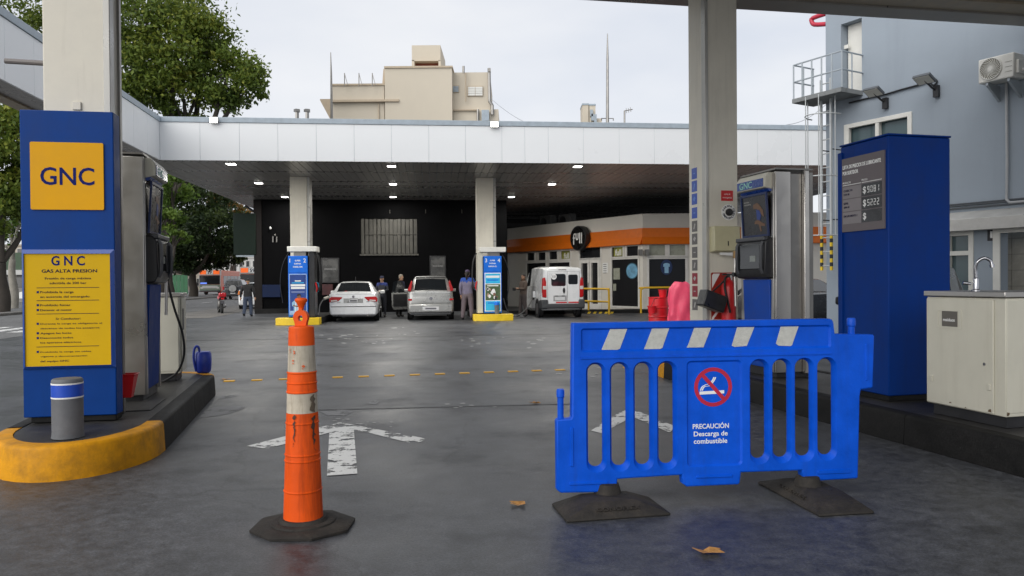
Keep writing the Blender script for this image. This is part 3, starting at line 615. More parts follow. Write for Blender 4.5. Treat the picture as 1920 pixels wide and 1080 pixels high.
MB().tube(smoothpath([(0, 0, zt + .05), (-.07, -.04, zt + .03), (-.10, -.08, zt - .10), (-.07, -.11, zt - .3), (-.04, -.11, zt - .42)]), .014, 8).build('hose', DRUB, fe, smooth=60)
q = P(1337, 565, 10.05)
bg = thing('black_bag', 'black boxy bag hanging tilted from the column by the extinguisher', 'bag', q, TH)
sk = lambda a, b, c_: (a * .94 + b * .30, c_, -a * .34 + b * .94)
MB().hexa([sk(a, b, c_) for b in (-.11, .11) for a, c_ in ((-.17, -.09), (.15, -.09), (.15, .12), (-.17, .12))]).build('bag_body', mat('bag_black', (.02, .02, .022), .38, var=.3, scale=15), bg, bevel=.015)
MB().tube(smoothpath([sk(-.05, .11, 0), (.12, .02, .22), (.20, .06, .27)]), .012, 6).build('strap', BLACKP, bg)
# ================================================================== barrier
BF = Fr((.27, 4.755), rad(6.3))
ba = thing('traffic_barrier', 'blue plastic slotted barrier with no smoking symbol on rubber feet', 'barrier', BF.o, BF.a)
def bc_(x, y, d=0): return BF.uv(1020 + x / 2.5712, 580 + y / 2.5712, d)
OUT = [(140,66),(760,55),(1378,45),(1392,50),(1398,62),(1405,118),(1590,122),(1595,130),(1588,376),(1580,381),(1530,388),(1525,420),(1516,812),(1508,817),(1272,831),(1250,822),(1244,778),(952,788),(946,838),(938,846),(690,857),(670,842),(665,800),(356,820),(350,874),(342,882),(82,887),(63,872),(60,540),(66,531),(128,527),(134,520),(137,75)]
OUT = [bc_(*p) for p in OUT]
if sum(OUT[i][0]*OUT[(i+1) % len(OUT)][1] - OUT[(i+1) % len(OUT)][0]*OUT[i][1] for i in range(len(OUT))) < 0: OUT.reverse()
def inset(poly, k):
    out = []; n = len(poly)
    for i in range(n):
        a, b, c = Vector(poly[i-1]), Vector(poly[i]), Vector(poly[(i+1) % n]); e1 = (b - a).normalized(); e2 = (c - b).normalized()
        n1 = Vector((-e1.y, e1.x)); n2 = Vector((-e2.y, e2.x)); m = (n1 + n2); m = m / max(.35, m.dot(n1)); out.append(tuple(b + m * k))
    return out
BT = .075
slots = []
for i in range(4): slots.append((205 + i*114, 298 + i*114.5, 255 - i*2.5, 790 - i*5))
for i in range(4): slots.append((993 + i*108.5, 1086 + i*108.5, 238 - i*3, 750 - i*6))
front, mids = [], []
for xa, xb, ya, yb in slots:
    a = bc_(xa, yb); b = bc_(xb, ya); w_ = b[0] - a[0]
    front.append(rrect(a[0], b[0], a[1], b[1], w_ * .48, 6)); mids.append(rrect(a[0] + .018, b[0] - .018, a[1] + .034, b[1] - .014, (w_ - .036) * .48, 6))
def slope_rect(xa, xb, ya, yb, r):
    a = bc_(xa, yb); b = bc_(xb, ya); return rrect(a[0], b[0], a[1], b[1], r, 4), rrect(a[0] + .012, b[0] - .012, a[1] + .012, b[1] - .012, max(.004, r - .01), 4)
recs = [slope_rect(690, 955, 243, 762, .03), slope_rect(178, 1384, 74, 208, .02)]
mb = MB(); lps = [inset(OUT, .010)] + front + [r[0] for r in recs]; flat = [p for l in lps for p in l]
tris = [t for t in tessellate_polygon([[Vector((p[0], p[1], 0)) for p in l] for l in lps])]
def orient(t, up):
    a, b, c = (flat[i] for i in t); ar = (b[0]-a[0])*(c[1]-a[1]) - (c[0]-a[0])*(b[1]-a[1])
    return tuple(t) if (ar > 0) == up else tuple(reversed(t))
mb.add([(x, 0, z) for x, z in flat], [orient(t, True) for t in tris])
L2 = [inset(OUT, .010)] + front; flat = [p for l in L2 for p in l]
tris = tessellate_polygon([[Vector((p[0], p[1], 0)) for p in l] for l in L2])
mb.add([(x, BT, z) for x, z in flat], [orient(t, False) for t in tris])
def strip(loops, flip=False):
    n = len(loops[0]); rings = [[(x, d, z) for x, z in l] for l, d in loops] if False else None
def walls(seq, outer):
    n = len(seq[0][0]); vs = [(x, d, z) for l, d in seq for x, z in l]; fs = []
    for i in range(len(seq) - 1):
        for j in range(n):
            k = (j + 1) % n; q = (i*n + j, (i+1)*n + j, (i+1)*n + k, i*n + k); fs.append(q if not outer else tuple(reversed(q)))
    mb.add(vs, fs)
walls([(inset(OUT, .010), 0), (inset(OUT, .003), .004), (OUT, .012), (OUT, BT - .012), (inset(OUT, .010), BT)], False)
for f_, m_ in zip(front, mids): walls([(f_, 0), (m_, .032), (m_, .043), (f_, BT)], True)
for o_, i_ in recs:
    walls([(o_, 0), (i_, .013)], True)
    tr = tessellate_polygon([[Vector((p[0], p[1], 0)) for p in i_]]); flat = i_; mb.add([(x, .013, z) for x, z in i_], [orient(t, True) for t in tr])
bb = mb.build('panel', BLUE, ba, smooth=32)
REFL = mat('reflective_grey', (.50, .50, .46), .38, var=.12, scale=30, bump=.3, bscale=160, dirt=.3, dirtc=(.3, .29, .26))
for pts in ([(320,92),(402,89),(386,135),(365,190),(352,195),(277,195)], [(522,89),(605,86),(570,186),(558,191),(482,192)], [(725,85),(807,82),(768,183),(688,184),(697,165)], [(932,82),(1016,79),(977,176),(918,181),(905,175)], [(1142,78),(1229,75),(1195,172),(1188,177),(1130,175),(1118,165)]):
    MB().prism([bc_(*p, .012) for p in pts], .0095, .0128).build('reflective_stripe', REFL, ba)
for xa, xb, ya, yb in ((125,143,568,760), (1548,1561,165,345), (120,310,826,850), (732,910,794,816), (1316,1481,768,796), (178,1384,216,232)):
    a = bc_(xa, yb); b = bc_(xb, ya); r_ = min(b[0]-a[0], b[1]-a[1]) * .35
    p = rrect(a[0], b[0], a[1], b[1], r_, 3); q = inset(p, .005) if sum(p[i][0]*p[(i+1)%len(p)][1]-p[(i+1)%len(p)][0]*p[i][1] for i in range(len(p))) > 0 else p
    MB().loft([[(x, .001, z) for x, z in p], [(x, -.007, z) for x, z in q]]).build('rib', BLUE, ba)
for xa, xb, y0, y1 in ((66, 103, 387, 530), (1477, 1516, 42, 119)):
    a = bc_(xa, y1); b = bc_(xb, y0); r_ = (b[0] - a[0]) / 2; cx = (a[0] + b[0]) / 2
    MB().lathe([(r_ * .8, a[1] - .01), (r_ * .8, b[1] - .055), (r_, b[1] - .05), (r_, b[1] - .01), (r_ * .8, b[1])], 16, (cx, BT/2, 0)).build('peg', BLUE, ba, smooth=40)
SYR = mat('symbol_red', (.46, .012, .045), .45)
fd = .0105
cx, cz = bc_(815, 374, .013); ro = (bc_(906, 374)[0] - bc_(723, 374)[0]) / 2
MB().prism(circ(cx, cz, ro), fd, .0126, holes=[circ(cx, cz, ro * .81)]).build('ban_ring', SYR, ba)
a = Vector((math.cos(rad(132)), math.sin(rad(132)))); n_ = Vector((-a.y, a.x)) * ro * .095
MB().prism([tuple(Vector((cx, cz)) + a*ro*.86 + n_), tuple(Vector((cx, cz)) + a*ro*.86 - n_), tuple(Vector((cx, cz)) - a*ro*.86 - n_), tuple(Vector((cx, cz)) - a*ro*.86 + n_)], fd - .0006, .0124).build('ban_bar', SYR, ba)
p0 = bc_(750, 411, .013); p1 = bc_(868, 392, .013)
MB().prism([p0, (p1[0], p0[1] + .004), (p1[0], p1[1] + .003), (p0[0], p1[1] - .002)], fd + .0004, .0126).build('cigarette', PRINT, ba)
for k in (0, .011):
    sp = [Vector((*bc_(754, 392, .013), 0)) + Vector((k, 0, 0)), Vector((*bc_(762, 374, .013), 0)) + Vector((k, -k*.2, 0)), Vector((*bc_(780, 363, .013), 0)) + Vector((0, -k, 0)), Vector((*bc_(798, 358, .013), 0)) + Vector((k*.3, -k, 0)), Vector((*bc_(812, 342, .013), 0)) + Vector((k, 0, 0)), Vector((*bc_(819, 327, .013), 0)) + Vector((k, 0, 0))]
    sp = smoothpath(sp, 4); MB().prism([(p.x - .0035, p.y + .001) for p in sp] + [(p.x + .0035, p.y - .001) for p in reversed(sp)], fd + .0004, .0126).build('smoke_line', PRINT, ba)
for s_, xa, xb, base, top in (('PRECAUCIÓN', 717, 891, 576, 549), ('Descarga de', 722, 885, 612, 585), ('combustible', 722, 883, 648, 620)):
    a = bc_(xa, base, .013); b = bc_(xb, top, .013); text(s_, a[0], a[1], b[1] - a[1], PRINT, ba, .0128, b[0] - a[0], bold=.015)
def foot(A, B, socket, flip, lab):
    u = (B - A).normalized(); an = math.atan2(u.y, u.x); l_ = (B - A).length; d_ = .36
    fr = Fr(A, an)
    # child of the barrier: convert to its local frame
    sc = [(0, 0), (l_, 0), (l_, d_), (0, d_)]; top = [(l_*.26, d_*.24), (l_*.72, d_*.24), (l_*.72, d_*.80), (l_*.26, d_*.80)]
    def lw(x, y, z): return BF_local(fr.W(x, y, z))
    rings = [[lw(x, y, .001) for x, y in sc], [lw(x, y, .016) for x, y in sc], [lw(x, y, .085) for x, y in top]]
    f_ = MB().loft(rings).build('rubber_foot', RUBBER, ba, bevel=.006)
    sx, sy, _ = socket
    s0 = BF_local(Vector((sx, sy, 0)))
    MB().lathe([(.088, .08), (.082, .10), (.070, .14), (.055, .146)], 20, (s0[0], s0[1], 0)).build('socket', RUBBER, f_, smooth=40)
    MB().lathe([(.02, .083), (.02, .088), (.012, .088), (.010, .083)], 12, tuple(lw(l_*.66, d_*.62, 0))).build('vent_ring', DRUB, f_)
    hh = .034
    def fc(a, b, q):
        t = .25 + b / .16; x = a; y = d_*.24 * t; z = .016 + .069 * t
        return lw(x, y - q * 2 - .002, z + q * 2 + .001)
    text('CONOFLEX', l_*.30, 0.02, hh, RUBBER, f_, w=l_*.42, face=fc, bold=.01, th=.0025, name='embossed_lettering')
    return f_
def BF_local(p): d = p - BF.o; return (d.dot(BF.u), d.dot(BF.n), p.z)
foot(G(1063, 981), G(1258, 967), BF.W(*[(lambda q: (q[0], BT/2))(BF.uv(1142, 935))][0]), 0, 'l')
foot(G(1421, 907), G(1536, 970), BF.W(*[(lambda q: (q[0], BT/2))(BF.uv(1520, 915))][0]), 0, 'r')
# ================================================================== cone
cc = G(569, 988)
co = thing('traffic_channelizer', 'tall orange cone with two dirty white bands on a black rubber base', 'cone', (cc.x, cc.y, 0))
K = .00312
def zc(y): return (986 - y) * K
def rc_(y): return (23 + (37 - 23) * (y - 612) / 372) * K * .99
ORS = mat('cone_orange_worn', (.76, .088, .004), .5, spec=.25, var=.14, scale=4, streak=.75, dirtc=(.14, .02, .008), bump=.15, bscale=30)
CWH = mat('cone_band', (.50, .445, .35), .55, spec=.25, var=.2, scale=10, streak=.8, dirtc=(.16, .11, .07))
def seg(y0, y1, m, extra=(), nm='sleeve', bulge=0):
    ys = sorted(set([y0, y1] + list(extra)), reverse=True); pr = []
    for y in ys:
        r = rc_(y) + bulge
        if y in extra: pr += [(rc_(y + 2), zc(y + 2)), (r + .004, zc(y + .8)), (r + .004, zc(y - .8)), (rc_(y - 2), zc(y - 2))]
        else: pr.append((r, zc(y)))
    MB().lathe(pr, 36, caps=False).build(nm, m, co, smooth=35)
seg(771, 984, ORS, (790, 848, 859, 915)); seg(735, 771, CWH, nm='white_band', bulge=-.001); seg(695, 735, ORS, (697, 716, 733)); seg(647, 695, CWH, nm='white_band', bulge=-.001); seg(615, 647, ORS)
random.seed(9)
def scuff(y0, y1, a0, a1, m, nm='scuff_mark'):
    n_ = 7; rows = []
    for i in range(n_ + 1):
        y = y0 + (y1 - y0) * i / n_; j0 = a0 + random.uniform(-4, 5); j1 = a1 + random.uniform(-6, 4)
        if i in (0, n_): j0 = j1 - 2
        rows.append([((rc_(y) + .0052) * math.cos(rad(a)), (rc_(y) + .0052) * math.sin(rad(a)), zc(y)) for a in [j0 + (j1 - j0) * k / 4 for k in range(5)]])
    MB().loft(rows, False, False).build(nm, m, co, smooth=60)
SCF = mat('scuff_black', (.07, .03, .018), .7, var=.5, scale=30); SCO = mat('scuff_orange', (.60, .10, .02), .6)
scuff(772, 796, -106, -98, SCF); scuff(793, 830, -104, -101, SCF); scuff(775, 812, -42, -28, SCF); scuff(806, 840, -38, -31, SCF); scuff(736, 770, -45, -25, mat('scuff_brown', (.12, .09, .06), .7, var=.4, scale=40)); scuff(655, 668, -108, -103, SCO); scuff(672, 680, -112, -108, SCO); scuff(678, 690, -72, -66, SCO); scuff(648, 662, -128, -124, SCO)
z0 = zc(615); r0 = rc_(615)
MB().lathe([(r0, z0), (r0 * .96, z0 + .008), (r0 * .55, z0 + .014), (.001, z0 + .015)], 36).build('shoulder', ORANGE, co, smooth=40)
hw = .042
prf = [(-hw*.75, z0 + .012), (hw*.75, z0 + .012)] + [(hw*math.cos(t), z0 + .06 + .045*math.sin(t)) for t in [rad(a) for a in range(-30, 80, 18)]] + [(.012, z0 + .112), (-.012, z0 + .112)] + [(hw*math.cos(t), z0 + .06 + .045*math.sin(t)) for t in [rad(a) for a in range(104, 214, 18)]]
MB().prism(prf, -.022, .022, holes=[circ(0, z0 + .055, .014, .017, 14)]).build('grip_loop', ORANGE, co, bevel=.008, smooth=40)
MB().lathe([(.012, z0 + .108), (.016, z0 + .118), (.026, z0 + .142), (.036, z0 + .156), (.036, z0 + .164), (.028, z0 + .172), (.001, z0 + .174)], 24).build('grip_knob', ORANGE, co, smooth=50)
an = [rad(22.5 + 45*i) for i in range(8)]
oc = lambda r, z: [(r*math.cos(a)*1.0, r*math.sin(a)*.92, z) for a in an]
b_ = MB().loft([oc(.30, .002), oc(.302, .016), oc(.285, .026), oc(.2, .034), oc(.13, .035)]).build('rubber_base', RUBBER, co, smooth=30)
MB().lathe([(.185, .03), (.182, .042), (.165, .048), (.14, .044), (.128, .06), (.118, .062)], 36).build('collar', RUBBER, b_, smooth=40)
# ================================================================== fallen leaves
LEAF = mat('leaf_brown', (.40, .20, .06), .6, var=.25, scale=40)
for (px, py, r, sz, desc) in ((973, 948, .4, .05, 'curled brown fallen leaf on the asphalt between cone and barrier'), (1330, 1038, 2.1, .06, 'curled brown fallen leaf on the asphalt in front of the barrier'), (1003, 757, 1.0, .05, 'small dry leaf lying beyond the white arrow'), (423, 713, .2, .06, 'dry leaf at the end of the yellow dashes by the left island')):
    c = G(px, py); pts = []
    for i in range(9):
        t = 2*PI*i/9 + r; k = sz * (1 if i % 2 else .55); pts.append((c.x + k*math.cos(t)*1.5, c.y + k*math.sin(t), .008 + .018*abs(math.sin(2*t + r))))
    mb = MB().add([(c.x, c.y, .006)] + pts, [(0, i + 1, (i + 1) % 9 + 1) for i in range(9)])
    o = mb.build('fallen_leaf', LEAF); tag(o, desc, 'leaf', 'fallen leaves on the forecourt'); s_ = o.modifiers.new('s', 'SOLIDIFY'); s_.thickness = .002
# ================================================================== far canopy
FS = 5.2
A_, B_ = G(300, 300, FS), G(1540, 310, FS)
FF = Fr(A_, math.atan2(B_.y - A_.y, B_.x - A_.x))
fc = thing('canopy', 'wide white canopy over the far pumps with grey parapet strip', 'canopy', FF.o, FF.a)
ZT, ZP = 6.53, 6.37
edges = [0] + [FF.X(x, 0, 262) for x in (375, 449, 521, 593, 664, 734, 804, 873, 941, 984, 1028, 1094, 1161, 1227)]
while edges[-1] < 25: edges.append(edges[-1] + 1.17)
for i in range(len(edges) - 1): MB().box(edges[i] + .0035, edges[i+1] - .0035, 0, .05, FS, ZP - .004).build('fascia_panel', FASC, fc, bevel=.004)
MB().box(0, edges[-1], .012, .10, FS + .02, ZP - .01).build('fascia_backing', PARA, fc)
MB().box(-.02, edges[-1], -.03, .35, ZP, ZT).build('parapet_strip', PARA, fc, bevel=.006)
MB().box(-1.0, edges[-1], .12, 24, FS + .12, ZP).build('roof_slab', PARA, fc)
sw = .26; ns = int((edges[-1] + .9) / sw); sme = MB().box(0, sw - .018, .06, 23.5, 0, .03).mesh('soffit_slat', SOFF)
for i in range(ns):
    o = bpy.data.objects.new('soffit_slat', sme); COL.objects.link(o); o.parent = fc; o.location = (-.9 + i * sw, 0, FS + .05 + (.003 if i % 2 else 0))
# wing running toward the camera along the street
C_ = G(0, 147, FS); wa = math.atan2(C_.y - A_.y, C_.x - A_.x)
WL = Fr(A_, wa)     # x runs from the corner toward the camera
wg = thing('canopy_wing', 'long white fascia beam running along the street on the left', 'canopy', WL.o, WL.a)
x = .0
while x < 20:
    MB().box(x + .0035, x + 1.1665, -.05, 0, FS, ZP - .004).build('fascia_panel', FASC, wg, bevel=.004); x += 1.17
MB().box(.05, 20, -.95, -.055, FS + .03, ZP - .01).build('beam_core', SOFF, wg)
MB().box(.05, 20, -.93, -.62, FS - .01, FS + .028).build('edge_trim', BEAMC, wg)
MB().box(.03, 20, -.98, .03, ZP, ZT).build('parapet_strip', PARA, wg, bevel=.006)
# flood lights on the parapet
def floodlight(fr, px, py, label, d=-.12, parent=None, s=.26, lit=True):
    x, z = fr.uv(px, py, d); q = fr.W(x, d, z)
    t = thing('flood_light', label, 'flood light', q, fr.a, 'flood lights on the canopy parapet')
    T = lambda a, b, c: (a, b * .95 - c * .2 * 1, c * .97 + b * .2)
    MB().hexa([T(a, b, c) for c in (-s*.36, s*.36) for a, b in ((-s/2, -.03), (s/2, -.03), (s/2, .03), (-s/2, .03))]).build('housing', DSTEEL, t, bevel=.006)
    MB().hexa([T(a, b, c) for c in (-s*.29, s*.29) for a, b in ((-s*.43, -.036), (s*.43, -.036), (s*.43, -.031), (-s*.43, -.031))]).build('lens', LED if lit else mat('lens_grey', (.45, .45, .42), .2), t)
    MB().tube([(-s*.3, .03, 0), (-s*.3, .12, .02)], .012, 6).build('bracket', DSTEEL, t)
    return t
floodlight(FF, 401, 225, 'lit square flood light on the parapet, left of the cream tower block')
floodlight(FF, 927, 233, 'lit square flood light on the parapet, below the right end of the tower block')
for i, (px, py, w_) in enumerate(((433, 307, 0), (485, 343, 0), (534, 369, 0), (734, 311, 0), (737, 345, 0), (737, 369, 0), (1083, 312, 0), (1035, 345, 0), (959, 369, 0))):
    q = G(px, py, FS + .03); row = ('front', 'middle', 'rear')[(0, 1, 2, 0, 1, 2, 0, 1, 2)[i]]; colm = ('left', 'centre', 'right')[i // 3]
    t = thing('ceiling_light', 'lit square ceiling light of the far canopy, %s column, %s row' % (colm, row), 'ceiling light', (q.x, q.y, FS + .048), FF.a, 'ceiling lights under the far canopy')
    MB().box(-.17, .17, -.17, .17, -.03, 0).build('frame', WHITE, t, bevel=.006); MB().box(-.13, .13, -.13, .13, -.036, -.031).build('diffuser', LED, t)
    al = bpy.data.lights.new('lamp_light', 'AREA'); al.energy = 62; al.size = .26; al.color = (1, .97, .9); ao = bpy.data.objects.new('lamp_light', al); COL.objects.link(ao); ao.parent = t; ao.location = (0, 0, -.05)
# far columns
for px0, px1, py, lab in ((543, 582, 331, 'cream far column behind pump one and two'), (893, 931, 333, 'cream far column behind pump three and four')):
    q = G(px0, py, FS + .05); t = thing('canopy_column', lab, 'column', (q.x, q.y, 0), FF.a, 'far canopy columns')
    fr = Fr(q, FF.a); w_ = fr.X(px1)
    MB().box(0, w_ * .86, 0, .6, 0, FS + .05).build('shaft', CREAM, t, bevel=.015)
    MB().box(w_ * .862, w_, .03, .6, 0, FS + .05).build('side_cladding', mat('trim_pale', (.4,)*3), t, bevel=.01)
# ================================================================== black wall
q = G(482, 588); BW = Fr(q, FF.a)
bw = thing('black_wall', 'long black painted wall behind the far pumps', 'wall', BW.o, BW.a)
bx1 = BW.X(951)
wx0, wx1, wz0, wz1 = BW.rect(676, 409, 783, 476)
MB().prism([(0, 0), (bx1, 0), (bx1, FS + .05), (0, FS + .05)], 0, .3, holes=[[(wx0, wz0), (wx1, wz0), (wx1, wz1), (wx0, wz1)]]).build('wall_face', BLACKW, bw)
MB().box(-.1, .25, -.06, .31, 0, FS + .04).build('end_pier', mat('pier_brown', (.008, .006, .0055), .6, spec=.2), bw)
MB().box(.0, .28, .32, 9, 0, FS).build('return_wall', BLACKW, bw); MB().box(bx1 - .28, bx1, .32, 6, 0, FS).build('return_wall', BLACKW, bw)
GRL = mat('grille_grey', (.075, .072, .062), .6, var=.4, scale=3, streak=.5)
MB().box(wx0, wx1, .2, .24, wz0, wz1).build('grille_back', mat('grille_back', (.05, .048, .042), .7, var=.4, scale=2), bw)
for i in range(14):
    a = wx0 + (wx1 - wx0) * i / 14; MB().box(a + .015, a + (wx1 - wx0) / 14 * (.82 + .2 * ((i * 7) % 3) / 3), .06 + .02 * (i % 3), .19, wz0 + .02, wz1 - .02).build('grille_slat', GRL, bw)
zm = wz0 + (wz1 - wz0) * .55; MB().box(wx0, wx1, .03, .055, zm, zm + .03).build('grille_bar', GRL, bw); MB().box(wx0 - .05, wx1 + .05, -.05, -.002, wz0 - .07, wz0).build('grille_sill', GRL, bw)
PST = mat('poster_grey', (.07, .07, .068), .25, var=.9, scale=1.6)
for px0, py0, px1, py1 in ((605, 486, 634, 528), (808, 482, 834, 520)):
    a = BW.rect(px0, py0, px1, py1); MB().box(a[0] - .06, a[1] + .06, -.05, -.002, a[2] - .06, a[3] + .06).build('poster_frame', BLACKP, bw, bevel=.01); MB().box(a[0], a[1], -.056, -.051, a[2], a[3]).build('poster_sheet', PST, bw)
    MB().box(a[0] + .08, a[1] - .08, -.0585, -.0565, a[2] + (a[3]-a[2])*.52, a[2] + (a[3]-a[2])*.6).build('poster_print', mat('print_dull', (.16, .16, .16), .5, var=.6, scale=20), bw)
a = BW.rect(605, 533, 625, 553); MB().box(a[0], a[1], -.18, -.002, a[2], a[3]).build('red_cabinet', mat('dull_red', (.05, .008, .01), .5, var=.5), bw, bevel=.01)
a = BW.rect(493, 534, 527, 557); MB().box(a[0], a[1], -.15, -.002, a[2], a[3]).build('blue_cabinet', mat('dull_blue', (.004, .012, .045), .6, spec=.2), bw, bevel=.01)
a = BW.rect(480, 586, 545, 594); MB().box(a[0], a[1], -.25, -.063, 0, .22).build('base_kerb', KERBK, bw)
for px, py in ((508, 428), (517, 441)):
    a = BW.uv(px, py); MB().ell((a[0], -.10, a[1]), (.05, .09, .07)).build('spot_lamp', WHITE if px < 510 else DSTEEL, bw)
for px in (512, 519): a = BW.rect(px - 1, 443, px + 1, 450); MB().box(a[0], a[1], -.05, -.002, a[2] - .1, a[3]).build('lamp_bracket', DSTEEL, bw)
for px in (731, 798, 866): a = BW.rect(px - .6, 393, px + .6, 400); MB().box(a[0], a[1], -.03, -.002, a[2], a[3]).build('hook', GRL, bw)
a = BW.rect(438, 400, 481, 478)
gb = thing('sign_board', 'dark green hanging sign box at the left end of the black wall', 'sign', BW.W(a[0], -.1, 0), BW.a)
MB().box(0, a[1] - a[0], 0, .35, a[2], a[3]).build('panel', mat('dark_green', (.003, .010, .006), .6, spec=.2), gb, bevel=.02); MB().box(.1, a[1] - a[0], .05, .3, a[2] - .08, a[2] - .004).build('lower_rail', PARA, gb)
MB().tube([(a[1]-a[0], .17, a[3] + .02), (.5, .17, a[3] + .35)], .06, 6).build('brace', BLACKP, gb); MB().box(a[1]-a[0]-.02, a[1]-a[0]+.12, .1, .25, 0, FS).build('post', BLACKP, gb)
# rear wall above the shop
rw = thing('rear_wall', 'dark grey wall above and behind the shop roof', 'wall', FF.W(0, 22.5), FF.a)
MB().box(8, 27, 0, .3, 0, FS + .04).build('wall_face', mat('rear_grey', (.055, .055, .055), .8, var=.2), rw)
MB().box(9.5, 26, -.12, -.002, 4.75, 4.95).build('beam', mat('rear_beam', (.12, .12, .12), .7), rw)
for z in (4.3, 4.15): MB().tube([(9.6, -.08, z), (20, -.08, z)], .025, 6).build('pipe', BLACKP, rw)
# ================================================================== fuel pumps
PB = mat('pump_blue', (.008, .15, .68), .42, var=.08, spec=.3); CYAN = mat('pump_cyan', (.03, .45, .78), .4, var=.1); PST1 = mat('poster_blue', (.015, .055, .26), .4, var=.25, scale=3)
SKYB = mat('jersey_sky', (.28, .50, .70), .6); SKIND = mat('figure_skin', (.20, .10, .06), .6); GRASS = mat('poster_green', (.07, .12, .05), .5, var=.5, scale=12)
def pump(pxc, pyb, label, nums, lines, kind, isl_label, sd):
    q = G(pxc, pyb); fr = Fr(q, FF.a)
    il = thing('pump_island', isl_label, 'island', (q.x, q.y, 0), FF.a, 'far pump islands'); wI = 1.42
    out = [(-wI/2 + wI * i / 12, -.0 - .16 * math.sin(PI * i / 12) + .16) for i in range(13)]
    MB().prism(out + [(wI/2, .7), (-wI/2, .7)], 0, .23, to=lambda a, b, d: (a, b, d)).build('kerb_nose', FARY, il, bevel=.015)
    MB().prism([(-wI/2, .702), (wI/2, .702), (wI/2, 5), (-wI/2, 5)], 0, .228, to=lambda a, b, d: (a, b, d)).build('kerb_body', KERBK, il)
    c = fr.W(0, .36, .23); t = thing('fuel_pump', label, 'fuel pump', c, FF.a, 'far fuel pumps'); hw = .32
    MB().box(-hw, hw, 0, .62, .04, 2.08).build('cabinet', PB, t, bevel=.012); MB().box(-hw + .02, hw - .02, .02, .6, 0, .04).build('plinth', BLACKP, t)
    MB().box(-hw + .18*1, hw - .06, .05, .6, 2.08, 2.22).build('neck', DSTEEL, t)
    MB().box(-hw - (.02 if sd > 0 else .14), hw + (.3 if sd > 0 else .16), -.04, .7, 2.22, 2.40).build('top_cap', ACW, t, bevel=.02)
    MB().box(sd*(hw + .03), sd*(hw + .22), .05, .66, .04, 2.21).build('hose_module', CAB if sd < 0 else BLACKP, t, bevel=.01)
    plate('number_panel', PB, t, -hw + .005, hw - .005, 1.52, 2.06, -.001, -.014)
    text(nums[0], -hw + .05, 1.86, .13, PRINT, t, -.0145, bold=.01); text(nums[1], hw - .05, 1.86, .13, PRINT, t, -.0145, align='R', bold=.01)
    for k, s_ in enumerate(lines): text(s_, .0, 1.90 - k * .105, .045, PRINT, t, -.0145, align='C', bold=.025)
    plate('poster_border', PRINT if kind == 2 else mat('pale_blue', (.3, .45, .75), .5), t, -hw + .03, hw - .03, .1, 1.48, -.001, -.012)
    if kind == 1:
        plate('poster', PST1, t, -hw + .055, hw - .055, .13, 1.45, -.0121, -.016)
        for z0, z1, w_, m_ in ((1.16, 1.19, .2, CYAN), (1.06, 1.13, .24, PRINT), (.97, 1.04, .23, PRINT), (.84, .90, .22, mat('dim_print', (.15, .2, .4), .5)), (1.22, 1.26, .1, PRINT)): plate('print_line', m_, t, -w_, w_, z0, z1, -.0161, -.0175)
        F = lambda nm, m_, pts, d=0: MB().prism(pts, -.0185 - d, -.0162 - d).build(nm, m_, t)
        F('poster_shirt', SKYB, [(-.15, .18), (.10, .18), (.12, .45), (.10, .56), (.02, .62), (-.10, .60), (-.20, .52), (-.20, .40), (-.14, .38)]); F('poster_head', SKIND, circ(.03, .70, .065, .09, 14)); F('poster_hair', BLACKP, [(-.04, .73), (-.03, .79), (.03, .82), (.09, .79), (.095, .73), (.05, .76)], .003)
        F('poster_arm', SKIND, [(-.17, .40), (-.02, .36), (.08, .40), (.07, .43), (-.02, .40), (-.16, .44)], .003)
        for x in (-.08, .0, .07): F('shirt_stripe', PRINT, [(x - .012, .19), (x + .012, .19), (x + .012, .58), (x - .012, .58)], .0026)
        plate('poster_foot', mat('pale_blue', (.3,)*3), t, -hw + .055, hw - .055, .135, .24, -.0175, -.019); 
    else:
        plate('poster_block', CYAN, t, -hw + .055, hw - .055, 1.10, 1.45, -.0121, -.016); plate('poster_block', GRASS, t, -hw + .055, hw - .055, .50, 1.07, -.0121, -.016); plate('poster_block', CYAN, t, -hw + .055, hw - .055, .13, .47, -.0121, -.016)
        plate('print_line', PRINT, t, -.24, .24, 1.30, 1.38, -.0161, -.0175); plate('print_line', PB, t, -.2, .2, 1.2, 1.24, -.0161, -.0175); plate('print_line', PRINT, t, -.2, .2, 1.0, 1.035, -.0161, -.0175); plate('print_line', PB, t, -.18, .12, .38, .42, -.0161, -.0175)
        random.seed(11)
        for i in range(14):
            x = random.uniform(-.2, .2); z = random.uniform(.56, .92); r = random.uniform(.03, .07)
            MB().prism([(x + r*random.uniform(.6, 1.2)*math.cos(u), z + r*1.3*random.uniform(.6, 1.2)*math.sin(u)) for u in (0, 1, 2, 3.1, 4.2, 5.2)], -.0163 - .0006 * (i + 1), -.0162).build('poster_figure', (PRINT, PRINT, SKIND, BLACKP, mat('figure_tan', (.42, .28, .2), .6))[i % 5], t)
        b_ = thing('bin', 'small grey bin with blue lid in front of pump three', 'bin', fr.W(.13, .26, .23), FF.a); MB().lathe([(.075, 0), (.085, .33)], 14).build('body', GREYB, b_, smooth=40); MB().lathe([(.09, .331), (.09, .41), (.07, .44), (.01, .44)], 14).build('lid', PB, b_, smooth=40)
    random.seed(5)
    for k in range(3):
        x = sd * (hw + .24); y = .12 + .2 * k
        MB().tube(smoothpath([(x, y, 2.2), (x + sd*.12, y - .03, 1.9), (x + sd*.16, y - .05, 1.35), (x + sd*.10, y - .02, .9), (x + sd*.03, y, 1.15)], 5), .016, 6).build('hose', DRUB, t, smooth=60)
        MB().tube([(x, y - .02, 1.18), (x + sd*.05, y - .02, .98), (x + sd*.03, y - .02, .86)], [.03, .025, .012], 8).build('nozzle', (RED, BLACKP, CYAN)[k], t, smooth=40)
